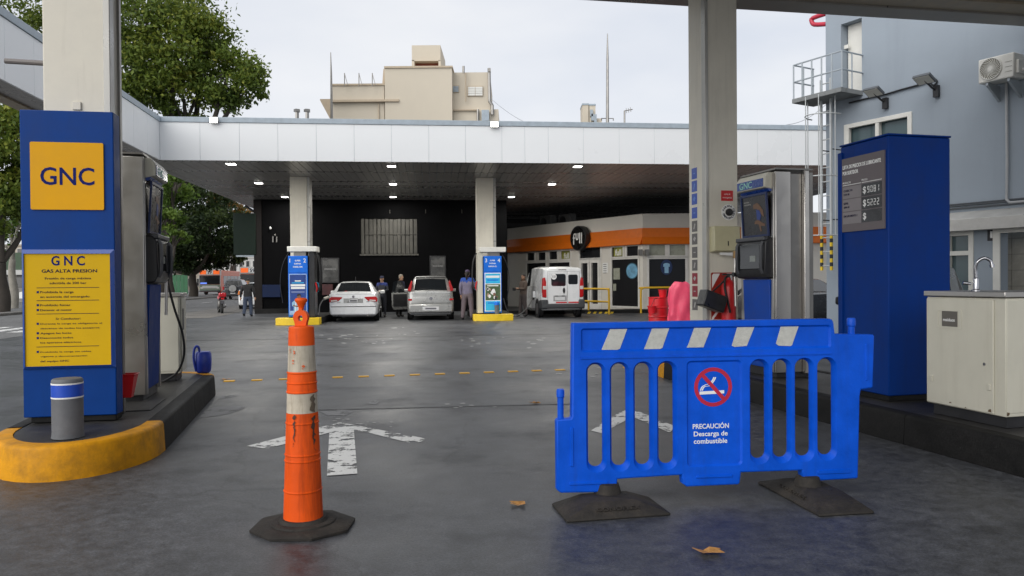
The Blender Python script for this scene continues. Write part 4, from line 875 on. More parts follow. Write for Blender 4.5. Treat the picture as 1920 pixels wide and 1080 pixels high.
    MB().tube(smoothpath([(-sd*(hw + .01), .2, 2.2), (-sd*(hw + .2), .15, 1.8), (-sd*(hw + .28), .1, 1.2), (-sd*(hw + .2), .1, .5)], 5), .014, 6).build('hose', DRUB, t, smooth=60)
    return t
pump(556, 610, 'blue fuel pump numbered one and two behind the orange cone', '12', ('SUPER', 'INFINIA', 'DIESEL 500'), 1, 'far island with yellow kerb under pump one and two', 1)
pump(926, 602, 'blue fuel pump numbered three and four beside the white van', '34', ('SUPER', 'INFINIA', 'INFINIA D.'), 2, 'far island with yellow kerb under pump three and four', -1)
# ================================================================== shop
q0, q1 = P(952, 527, 43), P(1206, 527, 34)
S1 = Fr(q0, math.atan2(q1.y - q0.y, q1.x - q0.x)); S2 = Fr(q1, 0.0)
sh = thing('shop', 'convenience shop with orange fascia band and round black sign', 'shop', (0, 0, 0))
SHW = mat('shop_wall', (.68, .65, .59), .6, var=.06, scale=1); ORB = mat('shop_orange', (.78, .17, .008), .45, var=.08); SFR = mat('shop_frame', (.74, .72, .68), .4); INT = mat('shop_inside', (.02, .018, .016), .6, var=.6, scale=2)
def sp(fr, name, m, x0, x1, z0, z1, d0, d1, parent=sh, **k):
    y0, y1 = sorted((d0, d1)); c = [(x0, y0), (x1, y0), (x1, y1), (x0, y1)]
    return MB().hexa([tuple(fr.W(x, y, z0)) for x, y in c] + [tuple(fr.W(x, y, z1)) for x, y in c]).build(name, m, parent, **k)
def wallp(fr, name, m, poly, d0, d1, holes): 
    return MB().prism(poly, d0, d1, holes, to=lambda a, b, d: tuple(fr.W(a, d, b))).build(name, m, sh)
LW = S1.X(1206)
rects1 = [(988, 474, 1003, 489), (1009, 473, 1024, 488.5), (1030, 471, 1046, 487), (1052, 470, 1070, 486), (987, 493, 1025, 590), (1029, 492, 1070, 588), (1087, 464, 1127, 484), (1088, 488, 1126, 583), (1147, 463, 1169, 482), (1175, 461, 1198, 480.5), (1147, 486, 1198, 576)]
rects2 = [(1216, 458, 1248, 480), (1254, 458, 1286, 480), (1215.5, 484.5, 1286.5, 576)]
def holes(fr, rs): return [[(a[0], max(.04, a[2])), (a[1], max(.04, a[2])), (a[1], a[3]), (a[0], a[3])] for a in (fr.rect(*r) for r in rs)]
h1, h2 = holes(S1, rects1), holes(S2, rects2)
wallp(S1, 'wall', SHW, [(0, 0), (LW, 0), (LW, 4.34), (0, 4.34)], 0, .2, h1)
wallp(S2, 'wall', SHW, [(0.01, 0), (13, 0), (13, 4.34), (0.01, 4.34)], 0.005, .2, h2)
for fr, x0, x1 in ((S1, .05, LW + .06), (S2, -.05, 13)):
    sp(fr, 'orange_band', ORB, x0, x1, 3.12, 3.70, -.10, -.002); 
    pr = [(-.24, 3.0), (-.105, 3.30), (-.105, 2.99), (-.2, 2.97)]
    MB().loft([[tuple(fr.W(x, y, z)) for y, z in pr] for x in (x0, x1)]).build('band_lip', ORB, sh)
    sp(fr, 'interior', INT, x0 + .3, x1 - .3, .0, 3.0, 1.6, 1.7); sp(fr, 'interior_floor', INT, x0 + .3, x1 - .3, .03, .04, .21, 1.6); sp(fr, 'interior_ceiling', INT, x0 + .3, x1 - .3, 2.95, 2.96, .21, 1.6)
WINM = mat('shop_glass', (.02, .02, .022), .05, var=0, rvar=0, spec=.5)
MINT = mat('pane_pale', (.36, .37, .30), .3, var=.1)
for fr, hh, rs in ((S1, h1, rects1), (S2, h2, rects2)):
    for i, h in enumerate(hh):
        x0, x1, z0, z1 = h[0][0], h[1][0], h[0][1], h[2][1]; m_ = MINT if (fr is S2 and i < 2) else WINM
        f_ = wallp(fr, 'window_frame', SFR, [(x0 - .07, z0 - .06), (x1 + .07, z0 - .06), (x1 + .07, z1 + .06), (x0 - .07, z1 + .06)], -.03, -.002, [[(x0 + .03, z0 + .03), (x1 - .03, z0 + .03), (x1 - .03, z1 - .03), (x0 + .03, z1 - .03)]])
        sp(fr, 'pane', m_, x0, x1, z0, z1, .05, .06, f_)
        if fr is S1 and i == 7:
            xm = (x0 + x1) / 2
            for a, b in ((x0 + .02, xm - .02), (xm + .02, x1 - .02)): 
                wallp(fr, 'door', SFR, [(a, z0), (b, z0), (b, z1 - .03), (a, z1 - .03)], -.05, .04, [[(a + .12, z0 + .25), (b - .12, z0 + .25), (b - .12, z1 - .15), (a + .12, z1 - .15)]])
            sp(fr, 'door_handle', STEEL, xm - .08, xm - .05, .9, 1.3, -.09, -.051)
for fr in (S1, S2): pass
# interior hints: shelves and lamps behind the panes are real boxes
SHELF = mat('shelf_goods', (.12, .06, .04), .6, var=.8, scale=4)
for x, z, w_, hh in ((1.2, .3, 1.3, 1.1), (3.0, .9, 1.5, .05)): sp(S2, 'shelf', SHELF, x, x + w_, z, z + hh, .5, .9)
for x in (.5, 2.2): sp(S2, 'ceiling_lamp', LED, x, x + .3, 2.9, 2.93, .4, .7)
# decals
def decal(fr, px, py, r, m, name, d=-.033, rx=None):
    x, z = fr.uv(px, py); return MB().prism(circ(x, z, rx or r, r), d, d + .006, to=lambda a, b, dd: tuple(fr.W(a, dd, b))).build(name, m, sh)
decal(S1, 1184, 508, .36, mat('decal_rim', (.04, .13, .2), .5), 'round_decal', .035, .40); decal(S1, 1184, 508, .32, mat('decal_sky', (.18, .42, .62), .5, var=.5, scale=3), 'round_decal', .03, .36)
x, z = S2.uv(1250, 500); decal(S2, 1250, 501, .34, mat('decal_navy', (.01, .03, .11), .5), 'round_decal', .035, .26)
MB().prism([(x - .14, z + .12), (x - .05, z + .16), (x + .05, z + .16), (x + .14, z + .12), (x + .15, z), (x + .09, z), (x + .09, z - .28), (x - .09, z - .28), (x - .09, z), (x - .15, z)], .029, .034, to=lambda a, b, d: tuple(S2.W(a, d, b))).build('shirt_decal', SKYB, sh)
for px, py in ((1061, 478), (1158, 472)):
    x, z = S1.uv(px, py); r = S1.rect(px - 8.5, py + 8, px + 9, py - 8) if False else S1.rect(px - 8.5, py - 8, px + 9, py + 8)
    sp(S1, 'sign_decal', mat('decal_lime', (.30, .30, .05), .5, var=.6, scale=1.5), r[0], r[1], r[2], r[3], .036, .044)
    text('full', x, z - .16, .26, PRINT, sh, align='C', w=.42, face=lambda a, b, q: tuple(S1.W(a, .0355 - q, b)), bold=.03)
for r in ((1149, 503, 1161, 524), (1148, 532, 1154, 545)): a = S1.rect(*r); sp(S1, 'paper_notice', MINT, a[0], a[1], a[2], a[3], .036, .044)
a = S1.rect(1130, 493, 1140, 511); sp(S1, 'paper_notice', PRINT, a[0], a[1], a[2], a[3], -.006, -.002)
for k in range(5): sp(S1, 'notice_print', STG, a[0] + .05, a[1] - .1, a[3] - .09 - k*.1, a[3] - .06 - k*.1, -.009, -.0065)
x, z = S1.uv(1096, 447); Rr = .60
sgn = MB().prism(circ(x, z, Rr, n=36), -.42, -.12, to=lambda a, b, d: tuple(S1.W(a, d, b))).build('round_sign', BLACKP, sh, bevel=.03)
MB().prism(circ(x, z, Rr * .9, n=36), -.428, -.421, to=lambda a, b, d: tuple(S1.W(a, d, b))).build('sign_face', mat('sign_black', (.008,)*3, .3), sgn)
# logo strokes: tall rounded letters
def stroke(pts, w_): 
    pts = [Vector((*p, 0)) for p in pts]; l = []; r = []
    for i, p in enumerate(pts):
        d = (pts[min(i+1, len(pts)-1)] - pts[max(i-1, 0)]).normalized(); n_ = Vector((-d.y, d.x, 0)) * w_ / 2; l.append((p + n_)[:2]); r.append((p - n_)[:2])
    MB().prism([tuple(q) for q in l] + [tuple(q) for q in reversed(r)], -.436, -.429, to=lambda a, b, d: tuple(S1.W(x + a, d, z + b))).build('logo_stroke', PRINT, sgn)
stroke([(-.30, -.30), (-.30, .12), (-.27, .20), (-.20, .22)], .07); stroke([(-.37, .02), (-.20, .02)], .06)
stroke([(-.12, .24), (-.12, .02), (-.08, -.06), (.0, -.06), (.04, .02), (.04, .24)], .07); stroke([(.16, .26), (.16, -.26)], .07); stroke([(.30, .26), (.30, -.26)], .07)
sp(S2, 'pavement_step', KERBK, -6, 13, 0, .13, -1.2, -.002)
sp(S2, 'roof', BLACKW, -.1, 13, 4.0, 4.1, .21, 9)
for px, py in ((1200, 473), (1212, 473)): a = S2.uv(px, py); sp(S2, 'wall_lamp', DSTEEL, a[0] - .08, a[0] + .08, a[1] - .15, a[1] + .12, -.2, -.032)
for px, Zz in ((1023, 40), (1060, 39)):
    q = P(px, 415, Zz); t = thing('roof_fan_unit', 'dark condenser unit on the shop roof, %s of the pair' % ('left' if px < 1040 else 'right'), 'air conditioner', (q.x, q.y + .8, 4.1), S1.a)
    MB().box(-.5, .5, 0, .4, 0, .75).build('case', mat('unit_grey', (.10, .10, .10), .6), t, bevel=.02); MB().lathe([(.27, 0), (.27, -.02)], 20, (-.12, -.001, .38), 'y').build('fan', BLACKP, t)
# ================================================================== rails, drum, bump
def rail(label, pts, mid, posts):
    t = thing('guard_rail', label, 'rail', (0, 0, 0)); Y_ = mat('rail_yellow', (.70, .42, .02), .4, var=.12)
    MB().tube(pts, .045, 10).build('top_bar', Y_, t, smooth=50)
    if mid: MB().tube(mid, .04, 10).build('mid_bar', Y_, t, smooth=50)
    for p in posts: MB().tube([p[0], p[1]], .045, 10).build('post', Y_, t, smooth=50)
g1 = G(1142, 589.5); g0 = P(1088, 542, 33.4); zt = 1.05
a = Vector((g1.x, g1.y, 0)); d = (Vector((g0.x, g0.y, 0)) - a).normalized()
rail('yellow guard rail right of the white van', smoothpath([a, a + Vector((0, 0, zt - .15)), a + d*.06 + Vector((0, 0, zt - .04)), a + d*.2 + Vector((0, 0, zt)), a + d*2.6 + Vector((0, 0, zt))], 4), [a + Vector((0, 0, .52)), a + d*2.6 + Vector((0, 0, .52))], [(a + d*1.4, a + d*1.4 + Vector((0, 0, .5)))])
a = G(1202, 587); d = Vector((1, 0, 0))
rail('yellow guard rail in front of the shop corner window', smoothpath([a, a + Vector((0, 0, zt - .15)), a + d*.06 + Vector((0, 0, zt - .03)), a + d*.2 + Vector((0, 0, zt + .03)), a + d*3.4 + Vector((0, 0, zt + .03))], 4), None, [(a + d*3.3, a + d*3.3 + Vector((0, 0, 1)))])
q = G(1120, 588); bp = thing('wheel_stop', 'black and yellow striped floor bump by the guard rail', 'wheel stop', q, rad(-8))
for i in range(10): MB().hexa([(-.55 + i*.12 + b, y, z) for z, b in ((0, 0), (.07, .05)) for y, b2 in ((0, 0),) for b, y in ((b, 0), (b + .115, 0), (b + .115, .18), (b, .18))]).build('segment', FARY if i % 2 else BLACKP, bp)
q = P(1234, 527, 23.3); dm = thing('oil_drum', 'red steel drum standing behind the barrier', 'drum', (q.x, q.y, 0))
DR = mat('drum_red', (.58, .012, .02), .35, var=.12, scale=4)
MB().lathe([(.28, 0), (.30, .02), (.295, .04), (.29, .28), (.305, .295), (.305, .31), (.29, .325), (.29, .56), (.305, .575), (.305, .59), (.29, .605), (.29, .86), (.305, .875), (.305, .89), (.28, .89), (.27, .87)], 28).build('barrel', DR, dm, smooth=40)
bk1 = thing('red_bucket', 'red bucket standing on top of the red drum', 'bucket', (q.x + .14, q.y, .875)); MB().lathe([(.10, 0), (.13, .22), (.145, .225), (.145, .24), (.12, .24), (.09, .02)], 18).build('tub', DR, bk1, smooth=40)
q2 = P(1222, 527, 22.9); bk2 = thing('red_bucket', 'red bucket hung on the left side of the red drum', 'bucket', (q2.x, q2.y, .42)); MB().lathe([(.10, 0), (.13, .20), (.15, .205), (.15, .22), (.12, .22), (.09, .02)], 18).build('tub', DR, bk2, smooth=40); MB().tube([(.0, .12, .2), (.1, .15, .42), (.2, .12, .44)], .008, 5).build('hook', BLACKP, bk2)
q = P(1280, 527, 22.4); cv = thing('covered_cart', 'wheeled cart under a pink plastic cover behind the barrier', 'cart', (q.x, q.y, 0))
PINK = mat('pink_cover', (.80, .075, .15), .4, var=.15, scale=3, bump=.3, bscale=6)
random.seed(21); rings = []
for i in range(15):
    u = i / 14; z = .06 + 1.28 * u; sxx = .40 - .06 * u - (.16 * max(0, u - .86) / .14); ring = []
    for j in range(40):
        t = 2*PI*j/40; fold = 1 + (.12 * math.sin(5*t + 4*u + 1.5*math.sin(6*u)) + .07 * math.sin(9*t - 7*u) + .035 * math.sin(15*t + 9*u)) * (1.2 - u * .8)
        ring.append((sxx * fold * math.copysign(abs(math.cos(t))**.7, math.cos(t)) - .06 * u, .26 * fold * math.copysign(abs(math.sin(t))**.7, math.sin(t)), z + .02 * math.sin(4*t + u*6)))
    rings.append(ring)
MB().loft(rings).build('cover', PINK, cv, smooth=70); MB().lathe([(.10, -.03), (.11, -.02), (.11, .02), (.10, .03)], 18, (-.42, -.1, .11), 'x').build('wheel', DRUB, cv, smooth=40)
# ================================================================== right building
RB = Fr(P(1880, 527, 13.7), rad(-60))
rb_ = thing('service_building', 'blue grey rendered building on the right with awning, windows and tiled doorway', 'building', RB.o, RB.a)
xl = RB.X(1549, 0, 300)
def rr(*p): return RB.rect(*p)
ud = (RB.uv(1577, 110)[0], RB.uv(1616, 110)[0], RB.uv(1616, 169)[1], RB.uv(1577, 46)[1])
uw = (RB.uv(1589, 240)[0], RB.uv(1706, 240)[0], RB.uv(1589, 238)[1] - 1.15, RB.uv(1589, 238)[1])
lw_ = (RB.uv(1735, 470)[0], RB.uv(1821, 470)[0], .95, RB.uv(1821, 437)[1])
dw = (RB.uv(1874, 470)[0], RB.uv(1990, 470)[0], .0, RB.uv(1874, 434)[1])
hole = lambda a: [(a[0], a[2]), (a[1], a[2]), (a[1], a[3]), (a[0], a[3])]
XR = 7.0
MB().prism([(xl, 0), (XR, 0), (XR, 9.2), (xl, 9.2)], 0, .28, holes=[hole(ud), hole(uw), hole(lw_), hole((dw[0], dw[1], .02, dw[3]))]).build('wall', BUILD, rb_)
MB().box(xl, xl + .28, .281, 7, 0, 9.2).build('side_wall', BUILD, rb_); MB().box(xl, XR, .281, 7, 9.1, 9.3).build('roof', BUILD, rb_)
MB().box(ud[0] + .02, ud[1], .2, .26, ud[2], ud[3]).build('upper_door', ACW, rb_, bevel=.01)
MB().box(ud[0] - .06, ud[0] + .1, .10, .14, ud[2] + 1.0, ud[2] + 1.08).build('door_handle', ACW, rb_)
def window(a, n, nm='window'):
    f_ = MB().prism([(a[0] - .07, a[2] - .05), (a[1] + .05, a[2] - .05), (a[1] + .05, a[3] + .05), (a[0] - .07, a[3] + .05)], -.03, .06, holes=[[(a[0] + .05, a[2] + .05), (a[1] - .04, a[2] + .05), (a[1] - .04, a[3] - .04), (a[0] + .05, a[3] - .04)]]).build(nm, ACW, rb_, bevel=.008)
    for i in range(n):
        b0 = a[0] + (a[1] - a[0]) * i / n; b1 = a[0] + (a[1] - a[0]) * (i + 1) / n; MB().box(b0 + .01, b1 - .01, .09, .10, a[2], a[3]).build('pane', WPANE, f_)
        if i: MB().box(b0 - .04, b0 + .04, -.02, .08, a[2], a[3]).build('mullion', ACW, f_)
    return f_
WPANE = mat('window_glass', (.07, .11, .12), .06, var=.25, scale=.9, spec=.6)
window(uw, 2); lwf = window(lw_, 2); zm = RB.uv(1821, 474)[1]; MB().box(lw_[0], lw_[1], -.02, .085, zm - .04, zm + .04).build('transom_bar', ACW, lwf)
MB().box(uw[0], uw[1], .5, .52, uw[2], uw[3]).build('dark_room_sheet', mat('room_dark', (.03, .04, .04), .8), rb_); MB().box(lw_[0], lw_[1], .6, .62, lw_[2], lw_[3]).build('dark_room_sheet', mat('room_dark', (.03,)*3), rb_)  # dark sheets behind the panes, coloured as the unlit rooms
fr2 = MB().prism([(dw[0] - .1, 0), (dw[1] + .1, 0), (dw[1] + .1, dw[3] + .1), (dw[0] - .1, dw[3] + .1)], -.03, -.002, holes=[[(dw[0] + .02, .03), (dw[1] - .02, .03), (dw[1] - .02, dw[3] - .03), (dw[0] + .02, dw[3] - .03)]]).build('door_frame', ACW, rb_)
TILE = mat('wall_tile', (.52, .50, .44), .25, var=.08); GROUT = mat('tile_grout', (.3, .28, .25), .8)
MB().box(dw[0] - 1, dw[1] + .5, 1.02, 1.1, 0, 2.7).build('tile_backing', GROUT, rb_)
tm = MB().box(0, .29, 0, .015, 0, .29).mesh('tile', TILE)
for i in range(8):
    for j in range(8):
        o = bpy.data.objects.new('tile', tm); COL.objects.link(o); o.parent = rb_; o.location = (dw[0] - .9 + i * .3, 1.0, .05 + j * .3)
z = RB.uv(1900, 424)[1]; zt = RB.uv(1800, 408)[1]
AWN = mat('awning_grey', (.56, .55, .52), .6, var=.12, dirt=.3, dirtc=(.25, .23, .2))
MB().prism([(-.002, z - .04), (-.38, z - .05), (-.40, z + .16), (-.02, zt + .10), (-.002, zt + .10)], RB.uv(1700, 420)[0], XR, to=lambda a, b, d: (d, a, b)).build('awning', AWN, rb_, bevel=.01)
for k, zz in enumerate((zt + .17, zt + .22, zt + .25)): MB().tube([(RB.uv(1700, 400)[0], -.03, zz), (XR, -.03, zz)], .014 if k else .02, 6).build('cable_run', mat('cable_grey', (.09, .10, .11), .6), rb_)
a = RB.uv(1860, 440); MB().box(a[0] - .07, a[0] + .07, -.02, -.002, a[1] - .11, a[1] + .11).build('wall_sign', BLACKP, rb_); MB().box(a[0] - .02, a[0] + .02, -.024, -.021, a[1] - .06, a[1] + .06).build('sign_figure', PRINT, rb_)
# conduit, red pipe
pts = [RB.uv(1887, 152, -.05), RB.uv(1886, 300, -.05), RB.uv(1885, 374, -.05)]
MB().tube([(pts[0][0], -.05, pts[0][1]), (pts[0][0] + .01, -.05, pts[1][1]), (pts[0][0] + .0, -.05, pts[2][1]), (pts[0][0] + .05, -.05, pts[2][1] - .06), (XR, -.05, pts[2][1] - .07)], .025, 8).build('conduit', mat('conduit_grey', (.42, .43, .44), .5), rb_, smooth=50)
a = [RB.uv(x, y, .1) for x, y in ((1550, 45), (1527, 46), (1522, 40), (1524, 34), (1550, 25))]
MB().tube(smoothpath([(p[0], .1, p[1]) for p in a], 3), .05, 8).build('red_pipe', mat('pipe_red', (.50, .03, .06), .4), rb_, smooth=50)
# balcony
zp = ud[2] - .02
def rbl(p): d = p - RB.o; return (d.dot(RB.u), d.dot(RB.n))
oc_, ol = rbl(G(1568, 166, zp)), rbl(G(1485, 190, zp)); x_r = ud[1] + .02; d_ = min(-.7, oc_[1]); x_l = RB.uv(1485, 190, d_)[0]
bal = thing('balcony', 'small steel balcony with thin railing outside the upper white door', 'balcony', RB.o, RB.a); RG = mat('rail_grey', (.38, .42, .45), .45, .2)
MB().box(x_l, x_r, d_, -.003, zp - .09, zp).build('platform', mat('platform_grey', (.22, .23, .23), .6, dirt=.4), bal)
for h_ in (.37, .74): MB().tube([(x_r, -.01, zp + h_), (x_r, d_ + .03, zp + h_), (x_l + .02, d_ + .03, zp + h_), (x_l + .02, -.01, zp + h_)], .018, 6).build('railing', RG, bal)
for x, y in [(x_r, d_ + .03), (x_l + .02, d_ + .03), (x_l + .02, -.03), (x_r, d_ / 2)] + [(x_l + (x_r - x_l) * k / 5, d_ + .03) for k in range(1, 5)] + [(x_l + .02, d_ / 2)]: MB().tube([(x, y, zp), (x, y, zp + .74)], .016, 6).build('baluster', RG, bal)
# ladder
la = thing('cage_ladder', 'tall wall ladder with safety cage below the balcony', 'ladder', RB.o, RB.a)
lx0, lx1 = RB.X(1541, -.35), RB.X(1559, -.35); zb = RB.uv(1550, 507, -.35)[1]; zs = RB.uv(1550, 447, -.35)[1]
LG = mat('ladder_grey', (.52, .54, .54), .45, .2)
for x in (lx0, lx1):
    MB().box(x - .022, x + .022, -.37, -.33, zs, zp + .35).build('stile', LG, la)
    k = int((zs - zb) / .085) + 1
    for i in range(k): MB().box(x - .024, x + .024, -.372, -.328, zb + i*.085, zb + i*.085 + .083).build('stripe', BLACKP if i % 2 else FARY, la)
z = zb + .1
while z < zp + .3: MB().tube([(lx0, -.35, z), (lx1, -.35, z)], .013, 6).build('rung', LG, la); z += .3
xm = (lx0 + lx1) / 2; hz = [zs + .05, zs + 1.3, zs + 2.6]
for z in hz: MB().tube([(xm + .36*math.cos(t), -.35 - .5*math.sin(t), z) for t in [PI*i/14 for i in range(15)]], .014, 6).build('hoop', LG, la)
for t in (.1, .35, .65, .9): MB().tube([(xm + .36*math.cos(PI*t), -.35 - .5*math.sin(PI*t), hz[0]), (xm + .36*math.cos(PI*t), -.35 - .5*math.sin(PI*t), hz[2] + .4)], .011, 6).build('cage_bar', LG, la)
for z in (zs + .4, zs + 1.9): 
    for x in (lx0, lx1): MB().tube([(x, -.33, z), (x, -.002, z)], .014, 6).build('standoff', BLACKP, la)
# wall flood lights and cable
for px, py, lab in ((1638, 172, 'unlit flood light on the building wall nearest the balcony'), (1733, 148, 'unlit flood light on the building wall nearer the air conditioner')):
    x, z = RB.uv(px, py, -.35); q = RB.W(x, -.35, z); t = thing('flood_light', lab, 'flood light', q, RB.a, 'flood lights on the right building'); T = lambda a, b, c: (a, b*.5 - c*.85, c*.45 + b*.85)
    MB().hexa([T(a, b, c) for c in (-.13, .13) for a, b in ((-.17, -.03), (.17, -.03), (.17, .03), (-.17, .03))]).build('housing', mat('lamp_case', (.10, .11, .12), .5), t, bevel=.01); MB().hexa([T(a, b, c) for c in (-.11, .11) for a, b in ((-.15, -.036), (.15, -.036), (.15, -.031), (-.15, -.031))]).build('lens', mat('lens_pale', (.62, .61, .55), .3), t)
    MB().tube([(0, 0, -.02), (.02, .2, -.14), (.05, .345, -.22)], .02, 6).build('arm', BLACKP, t); MB().box(.0, .1, .27, .34, -.32, -.1).build('junction_box', BLACKP, t)
cb = [RB.uv(x, y, -.03) for x, y in ((1592, 193), (1612, 188), (1632, 183), (1660, 177), (1690, 168), (1720, 160), (1740, 153), (1750, 160), (1757, 152), (1748, 145))]
o = MB().tube(smoothpath([(p[0], -.03, p[1]) for p in cb], 3), .018, 6).build('wall_cable', BLACKP, None, smooth=60); o.location = RB.o; o.rotation_euler = (0, 0, RB.a); tag(o, 'thick black cable along the wall feeding the flood lights', 'cable')
# outdoor unit
d0 = -.42; x0, x1 = RB.X(1834, d0, 130), RB.X(1901, d0, 130); z1 = RB.uv(1834, 113, d0)[1]; z0 = RB.uv(1834, 158, d0)[1]
ac = thing('air_conditioner', 'white outdoor air conditioner unit on the blue grey wall', 'air conditioner', RB.W(x0, 0, z0), RB.a); W_, H_ = x1 - x0, z1 - z0
MB().box(0, W_, d0, -.08, 0, H_).build('case', ACW, ac, bevel=.02)
cx, cz, r = W_ * .36, H_ * .52, H_ * .43
MB().lathe([(r, 0), (r, -.006)], 32, (cx, d0 - .001, cz), 'y').build('fan_recess', mat('fan_dark', (.16, .15, .11), .6), ac)
for i in range(26):
    t = 2*PI*i/26; p = []
    for k in range(5): u = .2 + .78*k/4; p.append((cx + r*u*math.cos(t + u*1.0), d0 - .012, cz + r*u*math.sin(t + u*1.0)))
    MB().tube(p, .006, 4).build('guard_wire', ACW, ac)
MB().tube([(cx + r*math.cos(2*PI*i/32), d0 - .012, cz + r*math.sin(2*PI*i/32)) for i in range(33)], .01, 5).build('guard_ring', ACW, ac); MB().lathe([(r*.2, 0), (r*.2, -.012)], 16, (cx, d0 - .008, cz), 'y').build('fan_hub', ACW, ac)
for k in range(3): MB().box(W_*.76, W_*.95, d0 - .006, d0 - .0005, H_*(.25 + .2*k), H_*(.26 + .2*k)).build('vent_line', mat('fan_dark', (.16,)*3), ac)
MB().box(W_ + .001, W_ + .05, -.36, -.14, H_*.15, H_*.7).build('service_cover', ACW, ac, bevel=.01); MB().tube(smoothpath([(W_ + .05, -.25, H_*.3), (W_ + .14, -.22, H_*.25), (W_ + .12, -.1, H_*.05), (W_ + .05, -.02, H_*.1)], 4), .025, 8).build('pipe', PRINT, ac, smooth=50)
for x in (W_*.2, W_*.8): MB().prism([(-.002, -.02), (-.40, -.005), (-.40, -.05), (-.002, -.3)], x, x + .04, to=lambda a, b, d: (d, a, b)).build('bracket', RG, ac)
# ================================================================== roofscape behind
TB = Fr(P(615, 527, 60), 0)
tb = thing('apartment_building', 'cream apartment block rising behind the far canopy', 'building', TB.o, 0)
TBM = mat('render_cream', (.60, .535, .43), .8, var=.06, scale=.25, streak=.10, dirtc=(.45, .4, .32)); TBR = mat('brick_red', (.22, .06, .03), .8, var=.15); TBT = mat('tower_trim', (.50, .41, .30), .8)
def tbx(name, m, px0, py0, px1, py1, d0, d1, z0=None, **k):
    a = TB.rect(px0, py0, px1, py1, d0); return MB().box(a[0], a[1], d0, d1, a[2] if z0 is None else z0, a[3]).build(name, m, tb, **k)
tbx('main_block', TBM, 721, 126, 848, 240, 0, 10, 0); tbx('low_block', TBM, 620, 159, 720.9, 240, .2, 10, 0); tbx('right_block', TBM, 848.2, 136, 919, 206, 1.2, 9, 6); tbx('lower_right', TBM, 850, 205.5, 935, 260, 1.0, 9, 0)
tbx('tank_tower', TBM, 772, 85, 826, 114, 1.5, 6); tbx('tank_base', TBR, 777, 113, 823, 127, 2.2, 6); tbx('tower_leg', TBM, 772, 113, 777, 127, 1.5, 6); tbx('tower_leg', TBM, 822, 113, 826.5, 127, 1.5, 6)
tbx('ledge', TBT, 620, 187, 748, 190, -.15, .19); tbx('ledge', TBT, 709, 191, 711, 240, .05, .19); tbx('coping', TBT, 720, 124, 848.5, 126.5, -.1, 10); tbx('coping', TBT, 619, 157, 721, 159.5, .1, 10); tbx('ledge', TBT, 848, 205, 896, 207, .8, 1.19)
a = TB.uv(600, 188, .5); b = TB.uv(620, 188, .5); c = TB.uv(618, 226, .5); MB().prism([a, (a[0], a[1] + .1), (b[0], a[1] + .1), (b[0], c[1])], .5, 6).build('eave', TBT, tb)
for px0, py0, px1, py1 in ((849, 161, 860, 172), (877, 162, 905, 179), (851, 220, 886, 232)):
    f_ = tbx('window', TBT, px0 - 1, py0 - 1, px1 + 1, py1 + 1, 1.12, 1.19)
    n_ = 2 if px1 - px0 > 12 else 1
    for i in range(n_):
        for j in range(4 if py0 > 160 else 2):
            pw = (px1 - px0) / n_; ph = (py1 - py0) / 4; a = TB.rect(px0 + i*pw + .4, py0 + j*ph + .3, px0 + (i+1)*pw - .4, py0 + (j+1)*ph - .3, 1.0)
            MB().box(a[0], a[1], 1.06, 1.11, a[2], a[3]).build('shutter_slat', (PARA if px0 < 870 and py0 < 200 else ACW), f_)
for pts, r, m_ in (([(917, 128), (918, 190), (923, 198), (923, 215)], .13, DSTEEL), ([(869, 124), (869, 137)], .1, DSTEEL), ([(896, 205), (896, 232)], .1, DSTEEL), ([(873, 137), (873, 190)], .05, TBT), ([(722, 130), (720, 158)], .15, TBT)):
    q = [TB.uv(x, y, .8) for x, y in pts]; MB().tube([(p[0], .8, p[1]) for p in q], r, 6).build('downpipe', m_, tb)
tbx('pipe_cowl', DSTEEL, 914.5, 128, 920, 134, .6, 1.0); tbx('meter_box', PARA, 903, 206, 917, 226, .5, .9)
def mast(name, label, cat, pts, r, Z, grp=None, extra=()):
    q = [P(x, y, Z) for x, y in pts]; t = thing(name, label, cat, (q[0].x, q[0].y, 0), 0, grp); o = Vector((q[0].x, q[0].y, 0))
    MB().tube([p - o for p in q], r, 6).build('mast', DSTEEL, t)
    for k, (ps, rr_) in enumerate(extra): MB().tube([P(x, y, Z) - o for x, y in ps], rr_, 5).build('rod', DSTEEL, t)
mast('antenna_mast', 'thin mast at the left corner of the cream block', 'antenna', [(622, 232), (621, 140), (620, 98)], [.12, .08, .03], 58)
for i, x in enumerate((646, 673, 698)): mast('antenna_rod', 'short leaning rod on the low roof, %s of three' % ('left', 'middle', 'right')[i], 'antenna', [(x, 162), (x, 137)], .04, 59.5, 'rods on the low roof', [(((x, 138), (x + 6, 160)), .025)])
mast('antenna_mast', 'tall lone mast right of the roof tower', 'antenna', [(1139, 240), (1139, 110), (1139, 63)], [.13, .1, .03], 62, None, [(((1128, 226), (1128, 222), (1150, 222), (1150, 226)), .05)])
mast('tv_antenna', 'small TV antenna on the far roof at the right', 'antenna', [(1171, 240), (1171, 208)], .07, 62, None, [(((1170, 208), (1186, 205)), .04), (((1174, 203), (1175, 212)), .025), (((1178, 203), (1179, 211)), .025), (((1182, 201), (1183, 210)), .025)])
for i, x in enumerate((557, 576)): mast('vent_pipe', 'short vent pipe behind the parapet, %s of the two' % ('left', 'right')[i], 'pipe', [(x, 235), (x, 209)], .08, 30, 'vent pipes on the far canopy', [(((x, 210), (x, 205)), .13)])
q = P(1092, 232, 70); tw = thing('roof_tower', 'twin pale roof towers with antennas behind the canopy', 'tower', (q.x, q.y, 0))
